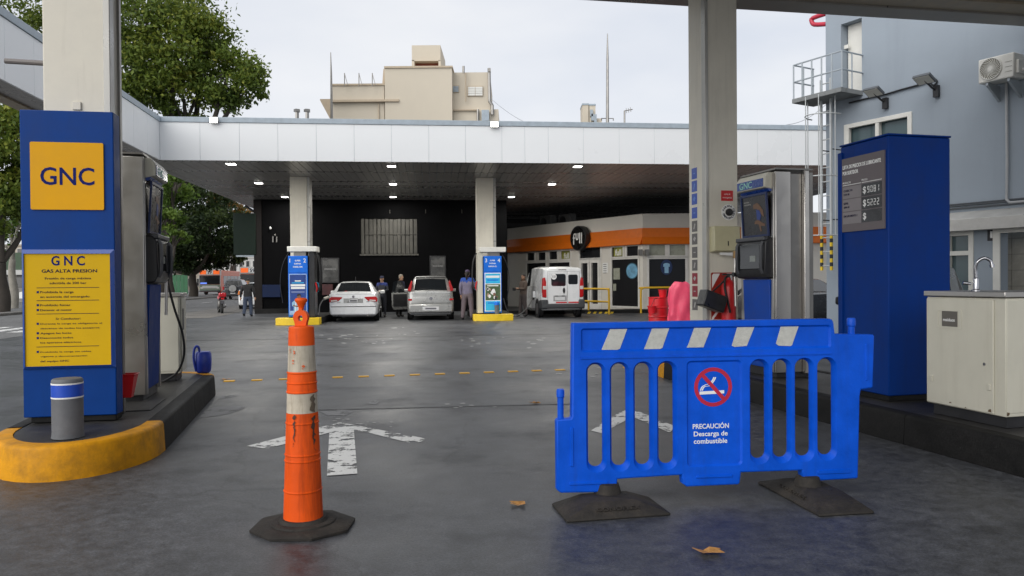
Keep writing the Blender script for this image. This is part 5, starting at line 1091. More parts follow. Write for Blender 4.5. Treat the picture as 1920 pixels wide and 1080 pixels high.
for x0, x1, py in ((1092, 1103.5, 197), (1105, 1116.5, 198)):
    a, b = P(x0, py, 70), P(x1, py, 70); MB().box(a.x - q.x, b.x - q.x, 0, 2, 0, a.z).build('shaft', TBM, tw); MB().box(a.x - q.x - .03, b.x - q.x + .03, -.04, 2.04, a.z, a.z + .15).build('cap', PARA, tw)
for x, y, h_ in ((1109, 206, .6), (1111, 214, .6), (1116, 215, .8)): a = P(x, y, 69.8); MB().box(a.x - q.x - .12, a.x - q.x + .12, -.35, -.01, a.z - h_, a.z).build('antenna_panel', PARA, tw)
a = P(1118, 222, 70); MB().box(a.x - q.x, a.x - q.x + .5, 0, 1, 0, a.z).build('low_block', TBM, tw)
# ================================================================== vehicles
def paint(name, rgb, rough=.28, metal=0): return mat(name, rgb, rough, metal, var=.05, scale=2, coat=.6, dirt=.04, dirtc=tuple(c*.7 for c in rgb))
TYRE = mat('tyre', (.015, .015, .015), .75); RIM = mat('rim', (.35, .35, .36), .35, .8); LAMPR = mat('lamp_red', (.45, .012, .014), .18, var=.1); LAMPW = mat('lamp_clear', (.6, .58, .55), .15); LAMPO = mat('lamp_orange', (.75, .22, .03), .2); PLT = mat('number_plate', (.62, .62, .62), .4); PLTK = mat('number_plate_dark', (.07, .07, .08), .4); BUMPK = mat('bumper_grey', (.045, .047, .05), .6)
def car(label, loc, rz, stations, body, glassrear, glassfront, sides, wheels, wr_=.31, cat='car', name='car', group=None, hw=None):
    t = thing(name, label, cat, loc, rz, group); rings = []
    for (y, w_, zb, zbelt, wr, zr) in stations:
        cab = zr - zbelt > .12
        h = [(0, zb), (w_*.86, zb), (w_*.985, zb + .10), (w_, zb + (zbelt - zb)*.55), (w_*.955, zbelt), (wr, zr - (.05 if cab else .004)), (wr*.84, zr), (0, zr + .02)]
        rings.append([(x, y, z) for x, z in h] + [(-x, y, z) for x, z in reversed(h[1:-1])])
    n = len(rings[0]); bm, gr, gf = MB(), MB(), MB(); vs = [p for r in rings for p in r]; sg_ = {}
    fb, frr, ff = [], [], []
    for i in range(len(rings) - 1):
        for j in range(n):
            k = (j + 1) % n; q = (i*n + j, i*n + k, (i+1)*n + k, (i+1)*n + j)
            if i in glassrear and j in (6, 7): frr.append(q)
            elif i in glassfront and j in (6, 7): ff.append(q)
            elif i in sides and j in (4, 9): sg_.setdefault((i, j), []).append(q)
            else: fb.append(q)
    fb.append(tuple(range(n - 1, -1, -1))); fb.append(tuple((len(rings)-1)*n + j for j in range(n)))
    def mk(nm, fs, m, sm=35):
        mb = MB(); use = sorted(set(i for f in fs for i in f)); mp = {v: i for i, v in enumerate(use)}
        mb.add([vs[i] for i in use], [tuple(mp[i] for i in f) for f in fs]); return mb.build(nm, m, t, smooth=sm)
    mk('body', fb, body, 40)
    if frr: mk('rear_window', frr, GLASS)
    if ff: mk('windscreen', ff, GLASS)
    for f_ in sg_.values(): mk('side_window', f_, GLASS)
    W_ = hw or max(s[1] for s in stations)
    for y in wheels:
        for s in (-1, 1):
            MB().lathe([(wr_ + .05, 0), (wr_ + .05, .012)], 24, (s*(W_ - .006) - (.006 if s < 0 else 0), y, wr_), 'x').build('wheel_arch', BLACKP, t)
            wl = MB().lathe([(wr_*.6, -.10), (wr_*.95, -.10), (wr_, -.07), (wr_, .07), (wr_*.95, .10), (wr_*.6, .10)], 24, (s*(W_ - .09), y, wr_), 'x').build('wheel', TYRE, t, smooth=40)
            MB().lathe([(.01, -.105), (wr_*.62, -.102), (wr_*.62, .102), (.01, .105)], 18, (s*(W_ - .09), y, wr_), 'x').build('rim', RIM, wl, smooth=30)
    return t
def cbox(t, nm, m, x0, x1, y0, y1, z0, z1, bevel=.012, parent=None): return MB().box(x0, x1, y0, y1, z0, z1).build(nm, m, parent or t, bevel=bevel)
def cpoly(t, nm, m, pts, y0, y1, bevel=.01, parent=None): return MB().prism(pts, y0, y1).build(nm, m, parent or t, bevel=bevel)
def mirrors(t, m, x, y, z):
    for s in (-1, 1): cbox(t, 'mirror', m, s*x, s*(x + .18), y, y + .12, z, z + .13, .03)
SED = [(0, .68, .36, .80, .60, .83), (.05, .79, .27, .97, .70, 1.0), (.16, .845, .20, 1.03, .73, 1.055), (.42, .865, .19, 1.035, .72, 1.07), (1.02, .87, .19, 1.0, .60, 1.385), (1.12, .87, .19, 1.0, .59, 1.405), (1.7, .87, .19, .99, .575, 1.435), (1.8, .87, .19, .985, .575, 1.435), (2.5, .87, .19, .97, .59, 1.40), (2.6, .87, .19, .97, .60, 1.38), (3.3, .87, .2, .95, .74, .97), (4.1, .84, .2, .80, .72, .83), (4.35, .76, .26, .62, .62, .65), (4.42, .62, .32, .52, .5, .54)]
WHT = paint('car_white', (.74, .75, .75)); SIL = paint('car_silver', (.40, .40, .385), .3, .55); DRK = paint('car_dark', (.028, .03, .034))
q = G(663, 603.5); ci = car('white sedan parked at pump one with red tail lights', (q.x, q.y, 0), rad(8), SED, WHT, (3,), (9,), (4, 6, 7, 8), (.85, 3.5))
for s in (-1, 1):
    cpoly(ci, 'tail_light', LAMPR, [(s*x, z) for x, z in ((.84, .84), (.78, .90), (.40, .885), (.38, .86), (.52, .74), (.80, .70), (.84, .72))], -.012, .13, .02)
    cpoly(ci, 'reverse_light', LAMPW, [(s*x, z) for x, z in ((.55, .755), (.78, .72), (.78, .77), (.58, .79))], -.018, -.010, .004)
    cbox(ci, 'reflector', LAMPR, s*.55, s*.72, -.022, -.004, .36, .385, .004)
cbox(ci, 'bumper', WHT, -.80, .80, -.045, .25, .24, .58, .05); cbox(ci, 'bumper_trim', BLACKP, -.79, .79, -.05, .02, .535, .562, .004); cbox(ci, 'rear_skirt', BUMPK, -.55, .55, -.03, .1, .19, .255, .02)
cbox(ci, 'plate_recess', SIL, -.34, .34, -.012, .05, .68, .84, .01); cbox(ci, 'number_plate', PLT, -.15, .15, -.022, -.013, .70, .80, .003); cbox(ci, 'plate_print', PLTK, -.12, .12, -.025, -.0225, .725, .775, 0)
MB().lathe([(.045, 0), (.045, .01)], 16, (0, -.02, .90), 'y').build('badge', CHROME, ci); cbox(ci, 'model_badge', CHROME, -.58, -.45, .0, .02, .68, .70, 0); cbox(ci, 'model_badge', CHROME, .45, .56, .0, .02, .70, .725, 0)
cpoly(ci, 'trunk_seam', BLACKP, [(-.62, .985), (.62, .985), (.62, .992), (-.62, .992)], .035, .06, 0); MB().tube([(0, 1.3, 1.44), (0, 1.42, 1.62)], .008, 5).build('aerial', BLACKP, ci); MB().lathe([(.035, -.08), (.035, .08)], 12, (.5, -.0, .23), 'y').build('exhaust', DSTEEL, ci); cbox(ci, 'brake_lamp', LAMPR, -.34, -.24, .42, .47, 1.075, 1.10, .004); mirrors(ci, WHT, .86, 2.75, .96)
cbox(ci, 'fuel_flap', WHT, -.90, -.855, .75, .77, .82, .98, .006); 
MPV = [(0, .72, .34, .85, .62, .88), (.04, .80, .26, 1.02, .70, 1.05), (.10, .835, .20, 1.06, .715, 1.09), (.34, .845, .19, 1.06, .635, 1.50), (.46, .85, .19, 1.05, .61, 1.575), (1.2, .85, .19, 1.04, .595, 1.62), (1.3, .85, .19, 1.04, .595, 1.62), (2.1, .85, .19, 1.02, .61, 1.60), (2.2, .85, .19, 1.02, .615, 1.59), (3.05, .84, .2, 1.0, .72, 1.06), (3.7, .82, .2, .86, .68, .89), (3.95, .74, .26, .66, .6, .69), (4.02, .6, .32, .52, .5, .54)]
q = G(808, 600.5); me_ = car('silver people carrier at pump three with its left front door open', (q.x, q.y, 0), rad(6.5), MPV, SIL, (2,), (8,), (4, 6, 7), (.75, 3.2))
for s in (-1, 1):
    cpoly(me_, 'tail_light', LAMPR, [(s*x, z) for x, z in ((.845, 1.08), (.72, 1.05), (.655, 1.42), (.70, 1.46))], .03, .3, .015); cbox(me_, 'lower_lamp', LAMPR, s*.68, s*.82, -.01, .1, .72, .79, .008)
cbox(me_, 'bumper', SIL, -.80, .80, -.06, .22, .28, .60, .05); cbox(me_, 'number_plate', PLT, -.30, .30, -.075, -.062, .36, .50, .004); cbox(me_, 'plate_print', mat('plate_ink', (.12, .12, .14), .5), -.2, .2, -.078, -.0755, .40, .46, 0); cbox(me_, 'lower_trim', BUMPK, -.74, .74, -.03, .15, .2, .285, .02)
MB().lathe([(.055, 0), (.055, .014)], 18, (0, -.03, .80), 'y').build('badge', CHROME, me_); cpoly(me_, 'gate_seam', mat('seam_dark', (.1, .1, .1), .6), [(-.72, .965), (.72, .965), (.72, .972), (-.72, .972)], .012, .05, 0); cpoly(me_, 'gate_seam', mat('seam_dark', (.1, .1, .1), .6), [(-.72, .625), (.72, .625), (.72, .635), (-.72, .635)], -.01, .05, 0); MB().tube([(-.38, .15, 1.17), (.02, .12, 1.12)], .013, 6).build('wiper', BLACKP, me_); cbox(me_, 'roof_lip', SIL, -.56, .56, .36, .55, 1.575, 1.60, .01)
d_ = thing('x', 'x', 'x'); bpy.data.objects.remove(d_)
dr_ = MB().loft([[(-.86 - x*.95, 2.95 - x*.45, z) for x, z in ((0, .32), (.62, .30), (.70, .45), (.70, .98), (0, 1.0))], [(-.86 - x*.95 + .03, 2.95 - x*.45 + .07, z) for x, z in ((0, .32), (.62, .30), (.70, .45), (.70, .98), (0, 1.0))]]).build('open_door', SIL, me_, bevel=.015)
MB().loft([[(-.86 - x*.95, 2.95 - x*.45, z) for x, z in ((.06, .98), (.70, .98), (.62, 1.42), (.34, 1.48))], [(-.84 - x*.95, 2.97 - x*.45, z) for x, z in ((.06, .98), (.70, .98), (.62, 1.42), (.34, 1.48))]]).build('door_window', GLASS, dr_); MB().loft([[(-.87 - x*.95, 2.935 - x*.45, z) for x, z in ((.06, .42), (.62, .42), (.62, .92), (.06, .92))], [(-.865 - x*.95, 2.94 - x*.45, z) for x, z in ((.06, .42), (.62, .42), (.62, .92), (.06, .92))]]).build('door_trim', BLACKP, dr_); mirrors(me_, SIL, .84, 2.5, 1.0)
VAN = [(0, .775, .40, 1.15, .70, 1.74), (.04, .815, .32, 1.18, .735, 1.785), (.12, .83, .28, 1.18, .745, 1.80), (.8, .84, .24, 1.18, .75, 1.83), (2.05, .84, .22, 1.15, .73, 1.83), (2.12, .84, .22, 1.14, .73, 1.82), (2.75, .84, .22, 1.12, .70, 1.70), (2.82, .84, .22, 1.12, .70, 1.67), (3.25, .83, .22, 1.08, .74, 1.12), (3.8, .80, .24, .94, .66, .97), (4.02, .72, .3, .7, .55, .73), (4.08, .6, .34, .55, .48, .57)]
q = G(1056, 596); va = car('white delivery van with round 110 sticker refuelling beside the shop', (q.x, q.y, 0), rad(11), VAN, WHT, (), (7,), (5,), (.72, 3.25), .32, 'van', 'delivery_van'); va.scale = (1.0, 1.0, 1.06)
cbox(va, 'bumper', BUMPK, -.80, .80, -.09, .18, .34, .50, .04); 
for s in (-1, 1): cbox(va, 'bumper_corner', BUMPK, s*.60, s*.845, -.08, .42, .32, .66, .05)
SEAM = mat('seam_grey', (.30, .30, .30), .6); VD = -.004
for x0, x1, z0, z1 in ((-.60, -.592, .52, 1.66), (.165, .173, .50, 1.68), (.655, .662, .52, 1.64), (-.60, .66, 1.655, 1.663)): cbox(va, 'door_seam', SEAM, x0, x1, -.010, .04, z0, z1, 0)
cbox(va, 'rear_door', WHT, -.585, .16, -.02, .03, .50, 1.65, .02); cbox(va, 'rear_door', WHT, .178, .65, -.02, .03, .50, 1.65, .02)
MB().prism(rrect(-.46, .10, 1.14, 1.57, .07), -.032, -.0205).build('rear_window', GLASS, va); MB().prism(rrect(.20, .57, 1.20, 1.545, .06), -.032, -.0205).build('rear_window', GLASS, va)
for s in (-1, 1):
    lt = cpoly(va, 'tail_light', LAMPR, [(s*x, z) for x, z in ((.64, .72), (.80, .74), (.815, 1.1), (.79, 1.42), (.70, 1.46), (.655, 1.3))], -.028, .10, .03)
    cbox(va, 'lamp_clear', LAMPW, s*.655, s*.79, -.04, -.022, 1.02, 1.14, .012, lt)
MB().prism(circ(-.36, 1.475, .105), -.036, -.0325).build('speed_sticker', PRINT, va); text('110', -.36, 1.435, .085, INK, va, -.0362, align='C', w=.13, bold=.01)
MB().prism(circ(.03, .98, .045, .10), -.045, -.0205).build('door_handle', BLACKP, va, bevel=.012)
cbox(va, 'plate_recess', SEAM, -.38, .13, -.026, -.0205, .60, .80, 0); cbox(va, 'number_plate', PLT, -.33, .07, -.034, -.0265, .63, .75, .003); cbox(va, 'plate_lamp', BLACKP, -.32, -.2, -.04, -.0265, .775, .80, 0); cbox(va, 'plate_lamp', BLACKP, -.06, .06, -.04, -.0265, .775, .80, 0)
cbox(va, 'reflective_strip', RED, -.28, .14, -.026, -.0205, .53, .575, 0); cbox(va, 'reflective_strip', RED, .20, .60, -.026, -.0205, .53, .575, 0)
cpoly(va, 'brake_lamp', mat('brown_lamp', (.12, .06, .05), .3), [(-.2, 1.70), (.16, 1.70), (.13, 1.735), (-.17, 1.735)], -.0, .12, .006); mirrors(va, BLACKP, .84, 2.6, 1.12)
cbox(va, 'side_seam', SEAM, -.848, -.838, .95, 2.0, 1.10, 1.112, 0); cbox(va, 'side_seam', SEAM, -.848, -.838, 2.02, 2.03, .45, 1.1, 0); cbox(va, 'fuel_flap', WHT, -.95, -.84, .98, 1.0, .72, .95, .006)
MB().tube([(-.45, .7, 1.845), (-.45, 2.2, 1.86)], .016, 6).build('roof_bar', BLACKP, va); MB().tube([(.45, .7, 1.845), (.45, 2.2, 1.86)], .016, 6).build('roof_bar', BLACKP, va)
h = [P(x, y, z) for x, y, z in ((1004, 556, 30.2), (999, 560, 30.1), (990, 575, 29.6), (978, 587, 29.2), (969, 592, 28.9), (958, 592, 28.7), (950, 580, 28.6), (944, 560, 28.5))]
fh = thing('fuel_hose', 'grey fuel hose from pump four into the white van', 'hose', (h[0].x, h[0].y, 0)); o_ = Vector((h[0].x, h[0].y, 0)); MB().tube(smoothpath([p - o_ for p in h], 5), .02, 8).build('tube', mat('hose_grey', (.09, .09, .09), .6), fh, smooth=60); MB().tube([h[0] - o_, h[1] - o_], .05, 8).build('nozzle', BLACKP, fh)
h = [P(x, y, z) for x, y, z in ((616, 557, 27.5), (608, 560, 27.4), (600, 572, 27.1), (598, 586, 26.9), (592, 592, 26.7), (585, 570, 26.6))]
fh = thing('fuel_hose', 'grey fuel hose from pump two into the white sedan', 'hose', (h[0].x, h[0].y, 0)); o_ = Vector((h[0].x, h[0].y, 0)); MB().tube(smoothpath([p - o_ for p in h], 5), .02, 8).build('tube', mat('hose_grey', (.22,)*3), fh, smooth=60); MB().tube([h[0] - o_, h[1] - o_], .05, 8).build('nozzle', CAB, fh)
# street traffic
q = G(437, 562); su = car('dark off-road car on the street in front of the bus', (q.x, q.y, 0), rad(10), [(y, w_, zb + .12, b + .1, wr, z + .1) for y, w_, zb, b, wr, z in MPV], DRK, (2,), (8,), (4, 6, 7), (.75, 3.2), .36)
MB().lathe([(.12, -.16), (.33, -.16), (.35, -.12), (.35, -.04), (.33, -.01)], 24, (0, -.02, .95), 'y').build('spare_wheel', TYRE, su, smooth=40); MB().lathe([(.30, -.172), (.30, -.161), (.01, -.161)], 24, (0, -.02, .95), 'y').build('wheel_cover', SIL, su)
for s in (-1, 1): cbox(su, 'tail_light', LAMPR, s*.70, s*.84, -.03, .1, .85, 1.12, .015)
cbox(su, 'number_plate', PLT, -.2, .2, -.06, -.03, .5, .6, .004); cbox(su, 'bumper', BUMPK, -.8, .8, -.05, .15, .36, .6, .03)
q = G(474, 580); wc = car('white car half hidden behind the walking man', (q.x + .1, q.y, 0), rad(12), SED, WHT, (3,), (9,), (4, 6, 7, 8), (.85, 3.5))
for s in (-1, 1): cpoly(wc, 'tail_light', LAMPO if s < 0 else LAMPR, [(s*x, z) for x, z in ((.86, .78), (.80, 1.0), (.62, .98), (.60, .80))], -.02, .18, .02)
cbox(wc, 'bumper', WHT, -.80, .80, -.05, .25, .24, .56, .05); cbox(wc, 'number_plate', PLT, -.16, .16, -.06, -.051, .62, .72, .003); cbox(wc, 'lower_trim', BUMPK, -.7, .7, -.03, .15, .18, .25, .02)
p = P(1552, 527, 19.6); dk = car('dark car parked beyond the right gas dispenser', (p.x, p.y, 0), rad(14), SED, DRK, (3,), (9,), (4, 6, 7, 8), (.85, 3.5))
for s in (-1, 1): cbox(dk, 'head_light', LAMPW, s*.5, s*.78, 4.2, 4.36, .6, .72, .03)
mirrors(dk, BLACKP, .86, 2.75, .96)
sv = car('silver car standing in for a reflection behind the sink tap', (7.3, 13.9, 0), rad(150), MPV, SIL, (2,), (8,), (4, 6, 7), (.75, 3.2)); mirrors(sv, BLACKP, .84, 2.5, 1.0)  # solid car put in place of what is mostly a reflection
for s in (-1, 1): cbox(sv, 'head_light', LAMPW, s*.5, s*.74, 3.8, 3.96, .6, .75, .03)
def bus(px, pyb, label, rz, L_=11):
    q = G(px, pyb); t = thing('city_bus', label, 'bus', (q.x, q.y, 0), rz, 'city buses on the street')
    BW_ = mat('bus_white', (.50, .50, .48), .4); BO = mat('bus_orange', (.60, .16, .09), .4); LO = mat('bus_lamp', (.80, .13, .02), .4, var=.1, emit=.35)
    MB().box(-1.25, 1.25, 0, L_, .35, 2.95).build('body', BO, t, bevel=.12); MB().box(-1.22, 1.22, -.06, .02, .45, 1.25).build('front_skirt', mat('bus_green', (.16, .20, .15), .4), t, bevel=.03)
    MB().box(-1.2, 1.2, -.08, .02, 1.3, 2.3).build('windscreen', GLASS, t, bevel=.03); MB().box(-1.26, 1.26, -.10, .3, 2.36, 3.08).build('header', BW_, t, bevel=.04)
    MB().box(-.35, .35, -.115, -.101, 2.48, 2.95).build('route_panel', PRINT, t); text('59', 0, 2.54, .34, INK, t, -.1155, align='C', w=.5, bold=.03)
    for s in (-1, 1): MB().box(s*.42, s*1.15, -.115, -.101, 2.48, 2.95).build('lamp_panel', LO, t); MB().box(s*.8, s*1.1, -.09, -.061, .75, .95).build('head_light', LAMPW, t, bevel=.02); MB().box(s*1.2, s*1.26, -.11, -.05, 1.0, 2.4).build('corner_post', BW_, t)
    MB().box(-1.1, -.35, -.10, -.081, 1.32, 1.5).build('window_sign', mat('blue_glow', (.12, .22, .75), .4, emit=.5), t); MB().box(-.9, .9, -.075, -.061, .8, 1.1).build('grille', BW_, t, bevel=.05); MB().box(-1.2, 1.2, -.12, -.06, .38, .55).build('bumper', BUMPK, t, bevel=.03)
    for s in (-1, 1):
        for i in range(6): MB().box(s*1.245, s*1.262, 1.2 + i*1.6, 2.65 + i*1.6, 1.3, 2.3).build('side_window', GLASS, t)
        for y in (2.2, 7.8): MB().lathe([(.3, -.14), (.46, -.14), (.48, 0), (.46, .14), (.3, .14)], 20, (s*1.12, y, .48), 'x').build('wheel', TYRE, t, smooth=40)
bus(394, 553, 'city bus with orange lamps and number fifty-nine, in full view', rad(5)); bus(474, 556, 'second city bus half hidden by the black wall', rad(9))
q = G(330, 549); vn = car('white van parked by the green hoarding', (q.x, q.y, 0), rad(30), VAN, WHT, (), (7,), (5,), (.72, 3.25), .32, 'van', 'delivery_van')
# motorcycle
q = G(416, 587.5); mo = thing('motorcycle', 'red motorcycle parked on the pavement near the street', 'motorcycle', (q.x, q.y, 0), rad(28))
mo.scale = (.82, .82, .82)
for y in (.0, 1.25):
    wl = MB().lathe([(.27, -.05), (.30, -.06), (.31, 0), (.30, .06), (.27, .05)], 24, (0, y, .31), 'x').build('wheel', TYRE, mo, smooth=40); MB().lathe([(.04, -.05), (.05, .0), (.04, .05)], 12, (0, y, .31), 'x').build('hub', RIM, wl)
    for k in range(5): a = 2*PI*k/5; MB().tube([(0, y, .31), (0, y + .27*math.cos(a), .31 + .27*math.sin(a))], .014, 5).build('spoke', RIM, wl)
MR = paint('moto_red', (.40, .012, .02))
MB().loft([[(x*w_, y, z + s) for x, s in ((-1, 0), (-.7, h_), (.7, h_), (1, 0), (.6, -h_*.8), (-.6, -h_*.8))] for y, z, w_, h_ in ((.55, .80, .10, .08), (.75, .86, .15, .12), (.98, .88, .14, .12), (1.10, .86, .07, .07))]).build('tank', MR, mo, smooth=50)
MB().loft([[(x*w_, y, z + s) for x, s in ((-1, 0), (-.8, h_), (.8, h_), (1, 0), (.6, -h_), (-.6, -h_))] for y, z, w_, h_ in ((-.28, .92, .10, .04), (.0, .84, .14, .05), (.3, .80, .14, .05), (.58, .80, .10, .05))]).build('seat', DRUB, mo, smooth=50)
MB().box(-.2, .2, -.42, -.08, .93, 1.18).build('top_case', MR, mo, bevel=.05); MB().box(-.09, .09, -.44, -.40, .80, .90).build('tail_light', LAMPR, mo, bevel=.01); MB().box(-.1, .1, -.36, -.33, .55, .72).build('number_plate', PLTK, mo)
MB().box(-.14, .14, .35, .85, .35, .70).build('engine', DSTEEL, mo, bevel=.05); MB().tube([(.15, .6, .35), (.18, .1, .33), (.19, -.3, .45)], [.03, .045, .05], 8).build('exhaust', CHROME, mo, smooth=40); MB().tube([(0, 1.25, .31), (0, 1.08, .80), (0, 1.02, 1.02)], .035, 8).build('fork', DSTEEL, mo); MB().tube([(-.36, .92, 1.06), (-.12, 1.0, 1.04), (.12, 1.0, 1.04), (.36, .92, 1.06)], .016, 6).build('handlebar', BLACKP, mo); MB().ell((0, 1.14, .92), (.1, .08, .1)).build('head_light', LAMPW, mo); MB().box(-.09, .09, -.32, .2, .60, .66).build('mudguard', BLACKP, mo, bevel=.02)
MB().tube([(-.05, .5, .3), (-.25, .5, .0)], .014, 5).build('side_stand', DSTEEL, mo)
# ================================================================== people
def person(label, loc, rz, H_, arms, legs, mats, lean=0, head_turn=0, cap=None, hair=None, yoke=None, hold=None, pony=False, bulk=1.14):
    """faces -y; arms/legs: per side (elbow, wrist) and (knee, ankle) offsets in body space"""
    top, pants, skin, shoe = mats; t = thing('person', label, 'person', loc, rz)
    V = []; E = []; Rr = []; Bn = []
    def v(p, r): V.append(Vector(p)); k = bulk if .08 < p[2] < 1.5 else 1.1; Rr.append((r[0]*k, r[1]*k)); return len(V) - 1
    def e(a, b, m): E.append((a, b)); Bn.append((a, b, m))
    ly = lambda z: -lean * max(0, z - .9)
    pel = v((0, 0, .94), (.155, .105)); wst = v((0, ly(1.10), 1.10), (.145, .10)); chs = v((0, ly(1.30), 1.30), (.175, .115)); nk = v((0, ly(1.45), 1.455), (.075, .07)); hb = v((0, ly(1.5) - .01, 1.53), (.055, .06))
    e(pel, wst, 0); e(wst, chs, 0); e(chs, nk, 0); e(nk, hb, 2); wrists = []
    for s, (el, wr) in zip((-1, 1), arms):
        sh_ = v((s*.185, ly(1.4), 1.395), (.075, .07)); a = v((s*.185 + el[0], ly(1.4) + el[1], 1.395 + el[2]), (.052, .05)); b = v((s*.185 + wr[0], ly(1.4) + wr[1], 1.395 + wr[2]), (.036, .034)); e(chs, sh_, 0); e(sh_, a, 0); e(a, b, 0); wrists.append((V[a], V[b]))
    for s, (kn, an) in zip((-1, 1), legs):
        hp = v((s*.095, 0, .88), (.105, .10)); k = v((s*.10 + kn[0], kn[1], .49 + kn[2]), (.072, .072)); a = v((s*.105 + an[0], an[1], .10 + an[2]), (.052, .055)); f1 = v((s*.11 + an[0], an[1] - .05, .05 + an[2]), (.05, .046)); f2 = v((s*.118 + an[0], an[1] - .16, .045 + an[2]), (.046, .038))
        e(pel, hp, 1); e(hp, k, 1); e(k, a, 1); e(a, f1, 3); e(f1, f2, 3)
    me = bpy.data.meshes.new('b'); me.from_pydata(V, E, []); o = bpy.data.objects.new('b', me); COL.objects.link(o)
    o.modifiers.new('s', 'SKIN')
    for i, d in enumerate(me.skin_vertices[0].data): d.radius = Rr[i]; d.use_root = i == 0
    ss = o.modifiers.new('u', 'SUBSURF'); ss.levels = 2; ss.render_levels = 2
    dg = bpy.context.evaluated_depsgraph_get(); m2 = bpy.data.meshes.new_from_object(o.evaluated_get(dg)); bpy.data.objects.remove(o)
    mb = MB(); mb.add([x.co for x in m2.vertices], [tuple(p.vertices) for p in m2.polygons]); mi = []
    for p in m2.polygons:
        c = p.center; best = (9, 0)
        for a, b, m_ in Bn:
            A, B = V[a], V[b]; AB = B - A; u = max(0, min(1, (c - A).dot(AB) / AB.length_squared)); d = (A + AB*u - c).length - .5*(Rr[a][0] + (Rr[b][0] - Rr[a][0])*u)
            if d < best[0]: best = (d, m_)
        m_ = best[1]
        if m_ == 0 and c.z < .90 and abs(c.x) < .17: m_ = 1
        if m_ == 1 and c.z > .92: m_ = 0
        if yoke and m_ == 0 and c.z > 1.33: m_ = 4
        mi.append(m_)
    n0 = len(mb.f); ht = head_turn; ch, sh2 = math.cos(ht), math.sin(ht); hc = Vector((0, ly(1.6) - .02, 1.62))
    def hd(x, y, z): return (hc.x + x*ch - y*sh2, hc.y + x*sh2 + y*ch, hc.z + z)
    rings = []
    for z, rx, ry, oy in ((-.125, .02, .025, -.045), (-.11, .04, .05, -.03), (-.08, .058, .075, -.012), (-.04, .068, .088, -.004), (.0, .074, .094, 0), (.045, .075, .096, .004), (.085, .063, .082, .008), (.11, .04, .055, .01), (.12, .01, .015, .01)): rings.append([hd(rx*math.cos(2*PI*j/14), oy + ry*math.sin(2*PI*j/14), z) for j in range(14)])
    mb.loft(rings); mb.loft([[hd(x*k, y - .085, z - .02 + zz) for x, y, z in ((-.012, 0, 0), (.012, 0, 0), (.012, 0, .045), (-.012, 0, .045))] for k, y, zz in ()]) if False else None
    mb.loft([[hd(-.014, -.085, -.04), hd(.014, -.085, -.04), hd(.006, -.088, .012), hd(-.006, -.088, .012)], [hd(-.009, -.112, -.036), hd(.009, -.112, -.036), hd(.003, -.094, .01), hd(-.003, -.094, .01)]])
    for s in (-1, 1): mb.ell(hd(s*.076, .01, -.01), (.012, .022, .032), 8, 6)
    for (el, wr) in wrists:
        d = (wr - el).normalized(); a = d.orthogonal().normalized() if abs(d.z) > .95 else d.cross(Vector((0, 0, 1))).normalized(); b = d.cross(a); pc = wr + d*.05
        mb.tube([wr - d*.02, wr + d*.03, wr + d*.085], [.026, .038, .032], 8)
        for k in range(4):
            o2 = a*(-.027 + .018*k); l_ = (.055, .07, .066, .05)[k]; mb.tube([wr + d*.075 + o2, wr + d*(.085 + l_*.5) + o2 - b*.008, wr + d*(.085 + l_*.85) + o2 - b*.028], [.0095, .009, .007], 6)
        mb.tube([wr + d*.02 + a*.03, wr + d*.05 + a*.052 - b*.01, wr + d*.08 + a*.05 - b*.025], [.011, .010, .008], 6)
    mi += [2] * (len(mb.f) - n0); ne = len(mb.f)
    for s in (-1, 1): mb.ell(hd(s*.028, -.086, .008), (.011, .006, .006), 6, 4)
    mb.add([hd(-.022, -.0885, -.068), hd(.022, -.0885, -.068), hd(.022, -.0875, -.061), hd(-.022, -.0875, -.061)], [(0, 1, 2, 3)])
    mi += [3] * (len(mb.f) - ne)
    b_ = mb.build('body', top, t, smooth=80)
    for m_ in (pants, skin, shoe, yoke or top): b_.data.materials.append(m_)
    for p, k in zip(b_.data.polygons, mi): p.material_index = k
    if hair:
        rg = []
        for z, rx, ry, oy in ((-.07, .06, .05, .055), (-.02, .08, .075, .03), (.03, .084, .098, .012), (.075, .078, .096, .012), (.11, .055, .07, .012), (.13, .012, .02, .012)): rg.append([hd(rx*math.cos(2*PI*j/14), oy + ry*math.sin(2*PI*j/14), z) for j in range(14)])
        MB().loft(rg).build('hair', hair, t, smooth=80)
        if pony: MB().tube([hd(0, .09, .0), hd(0.01, .13, -.06), hd(.015, .13, -.16), hd(.01, .12, -.24)], [.03, .038, .03, .01], 8).build('ponytail', hair, t, smooth=60)
    if cap:
        rg = [[hd(rx*math.cos(2*PI*j/16), .006 + ry*math.sin(2*PI*j/16), z) for j in range(16)] for z, rx, ry in ((.03, .083, .102), (.08, .082, .10), (.115, .062, .078), (.133, .02, .025))]
        c_ = MB().loft(rg).build('cap', cap, t, smooth=60); MB().loft([[hd(.07*math.cos(PI + PI*j/8), -.075 + .09*math.sin(PI + PI*j/8), z) for j in range(9)] for z in (.032, .042)]).build('cap_peak', cap, c_)
    if hold: 
        ho, hs, hm = hold; MB().box(ho[0] - hs[0], ho[0] + hs[0], ho[1] - hs[1], ho[1] + hs[1], ho[2] - hs[2], ho[2] + hs[2]).build('held_wallet', hm, t, bevel=.008)
    k = H_ / 1.75; t.scale = (k, k, k); return t
fab = lambda n, c: mat(n, c, .85, var=.22, scale=9, bump=.2, bscale=18)
